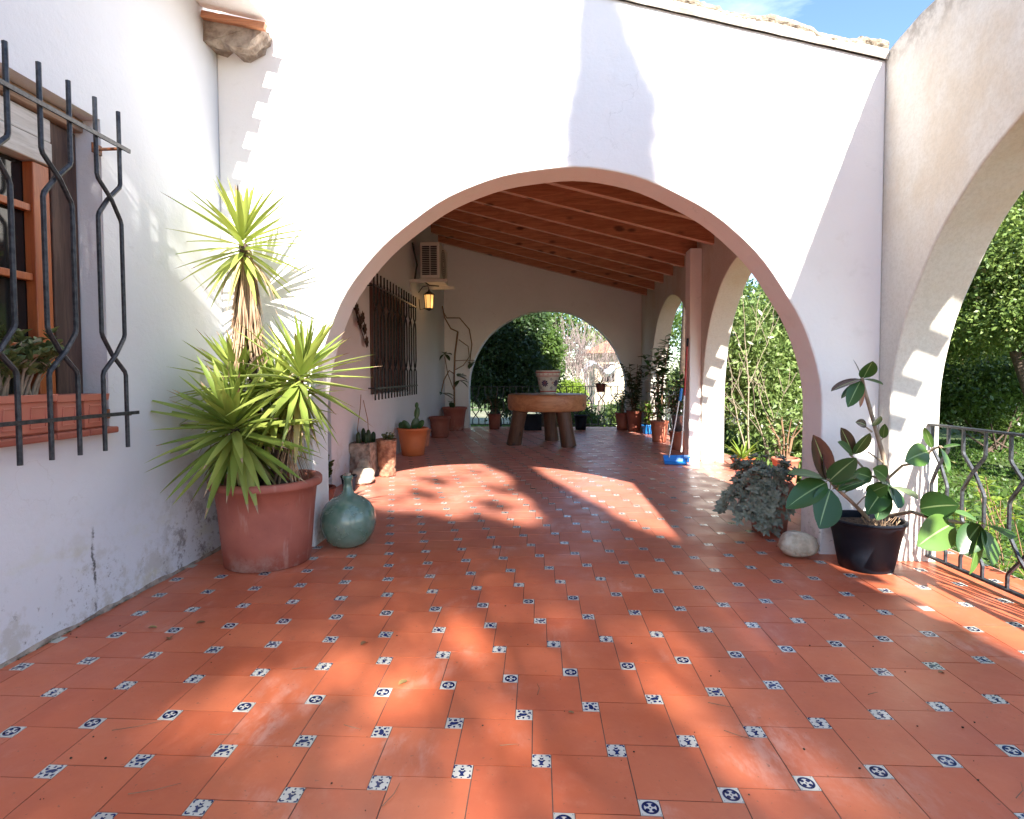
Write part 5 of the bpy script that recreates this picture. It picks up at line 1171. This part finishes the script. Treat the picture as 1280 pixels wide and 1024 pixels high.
g = quads('ground_cover', leafquads(P, .07, .6, rng, None, -.4), rng.random(n), 'mid_leaf'); tag(g, 'low leafy weeds scattered through the lawn', 'weeds', kind='stuff')
# --- trees behind the camera: they shade the terrace and dapple the floor
rng = rnd(9)
def shade_tree(name, label, n, seed, xw0, xw1, zw0, zw1, keep, base, ls=.11):
    rng = rnd(seed); t = thing(name, label, 'tree', base); k = n//6
    xw = xw0+(xw1-xw0)*rng.random(k*2); zw = zw0+(zw1-zw0)*rng.random(k*2); dd = 14+4.0*rng.random(k*2)   # metres before the wall plane
    xw = np.repeat(xw, 3)+rng.normal(size=k*6)*.05; zw = np.repeat(zw, 3)+rng.normal(size=k*6)*.05; dd = np.repeat(dd, 3)+rng.normal(size=k*6)*.05
    ok = rng.random(len(xw)) < keep(xw, zw); xw, zw, dd = xw[ok], zw[ok], dd[ok]
    P = np.stack([xw+.25*dd, YC-dd, zw+.68*dd], 1)
    quads('crown', leafquads(P, ls, .6, rng, None, .2), rng.random(len(P)), 'dark_leaf', t)
    b = Vector(base); top = Vector((P[:, 0].mean(), P[:, 1].mean(), P[:, 2].mean())); mb = MB(); mb.tube([b, b.lerp(top, .45)+Vector((.15, .1, 0)), top], [.25, .17, .08], 10)
    R = random.Random(seed)
    for q in range(9): e = Vector(P[R.randrange(len(P))]); mb.tube([b.lerp(top, R.uniform(.5, .95)), top.lerp(e, .5)+Vector((0, 0, .2)), e], [.06, .04, .012], 6)
    mb.build('trunk', 'bark', t)
PATCH = [(540, 790, 38, 26, .5), (585, 800, 40, 30, .2), (500, 870, 45, 55, .8), (610, 870, 40, 30, .5), (840, 850, 45, 75, -.9), (730, 920, 55, 38, .7), (760, 985, 70, 40, 0), (960, 985, 60, 40, 0), (590, 985, 45, 60, .3), (420, 830, 40, 26, .4), (250, 915, 45, 30, .5), (800, 790, 35, 22, 0), (690, 820, 26, 16, 0), (330, 880, 40, 24, .3)]
def px_of(xf, yf):
    d = np.stack([xf, yf, -1.25+0*xf], 1); f_ = np.array(_f); r_ = np.array(_r2); u_ = np.array(_u2)
    w = d@f_; return CX+F*(d@r_)/w, CY-F*(d@u_)/w
def keep_main(xw, zw):
    # the sight of each leaf's shadow: on the floor before the wall when zw < 0, else on the wall or through the arch
    k = np.full(len(xw), .85); yf = YC+zw/.68; xf = xw+.25*(YC-yf)*1.0
    fl_ = (zw < 0) & (yf > 1.0); px, py = px_of(xf, np.maximum(yf, 1.0))
    k = np.where(fl_ & (((px-690)/430)**2+((py-930)/210)**2 < 1), .42, k)
    for (cx, cy, rx, ry, ro) in PATCH:
        c_, s2 = math.cos(ro*.8), math.sin(ro*.8); u_ = (px-cx)*c_+(py-cy)*s2; v_ = -(px-cx)*s2+(py-cy)*c_
        q = (u_/rx/1.15)**2+(v_/ry/1.15)**2; k = np.where(fl_ & (q < 1.6), np.minimum(k, .07+.36*np.clip((q-.3)/1.3, 0, 1)), k)
    nz_ = np.sin(xw*5.1+zw*2.3)*np.sin(zw*6.7-xw*1.9+1)+.5*np.sin(xw*13+zw*9)
    lim = np.where(xw > .95, .25, .65+.25*nz_)
    k = np.where(zw > lim, 0, k)
    br = (zw > lim) & (zw < 2.3) & (xw < .5) & ((xw-.125)**2+(zw-.9)**2 < 1.6**2) & (nz_ > .5); k = np.where(br, .3, k)
    k = np.where((xw < -1.65) & (zw > .75+.15*nz_), 0, k)
    return np.where(xw < -2.30, .0, k)
shade_tree('shade_tree', 'large leafy tree behind the camera that dapples the tiles', 56000, 101, -2.35, 1.7, -2.6, 2.4, keep_main, (4.6, -12, GZ))
def keep_left(xw, zw):
    # shade for the house wall: a point of it at depth y lies at xw = XL-.25(YC-y)
    y = YC-(XL-xw)/.25; z = zw+.68*(YC-y); k = np.where(z < 2.05+.2*np.sin(y*4), .93, .35); k = np.where((y > 3.15) & (z > 1.35-.3*(y-3.2)) & (z < 2.5), .9, k)
    st = (np.abs((z-2.20)+.62*(y-3.25)) < .12)|(np.abs((z-2.20)+.62*(y-3.80)) < .08); k = np.where(st & (y > 2.9), 0, k)
    return k
shade_tree('shade_tree', 'second leafy tree behind the camera that shades the house wall', 40000, 102, -3.6, -2.36, -2.8, 3.4, keep_left, (.6, -12.4, GZ))
# the narrow cypress whose shadow falls across the wall above the arch
t = thing('cypress', 'tall narrow cypress behind the camera whose shadow climbs the sunlit wall', 'cypress', (3.3, -7.0, GZ)); D_ = 11.0; cx_, cy_ = .50+.25*D_, YC-D_
mb = MB(); mb.tube([(cx_, cy_, GZ), (cx_, cy_, 8.5), (cx_, cy_, 11.8)], [.16, .09, .02], 10); mb.build('trunk', 'bark', t)
rng = rnd(103); n = 60000; zw = -.35+5.05*rng.random(n); hw = np.interp(zw, [-1, .8, 2.2, 2.55, 3.05, 3.4, 3.8, 4.3, 4.8], [.34, .30, .20, .30, .31, .19, .11, .06, .01]); cw = np.interp(zw, [-1, .8, 2.3, 2.6, 3.1, 3.45, 3.8, 4.6], [.60, .575, .55, .475, .475, .43, .385, .37])
aa = rng.random(n)*6.283; rr = np.sqrt(rng.random(n))*hw*(1+.05*np.sin(zw*9+aa*2)); P = np.stack([cw+.25*D_+rr*np.cos(aa), YC-D_+rr*np.sin(aa), zw+.68*D_+rr*np.sin(aa)*0], 1)
quads('crown', leafquads(P, .09, .35, rng, np.array([[0, 0, 1.2]]), -.3), rng.random(n), 'dark_leaf', t)
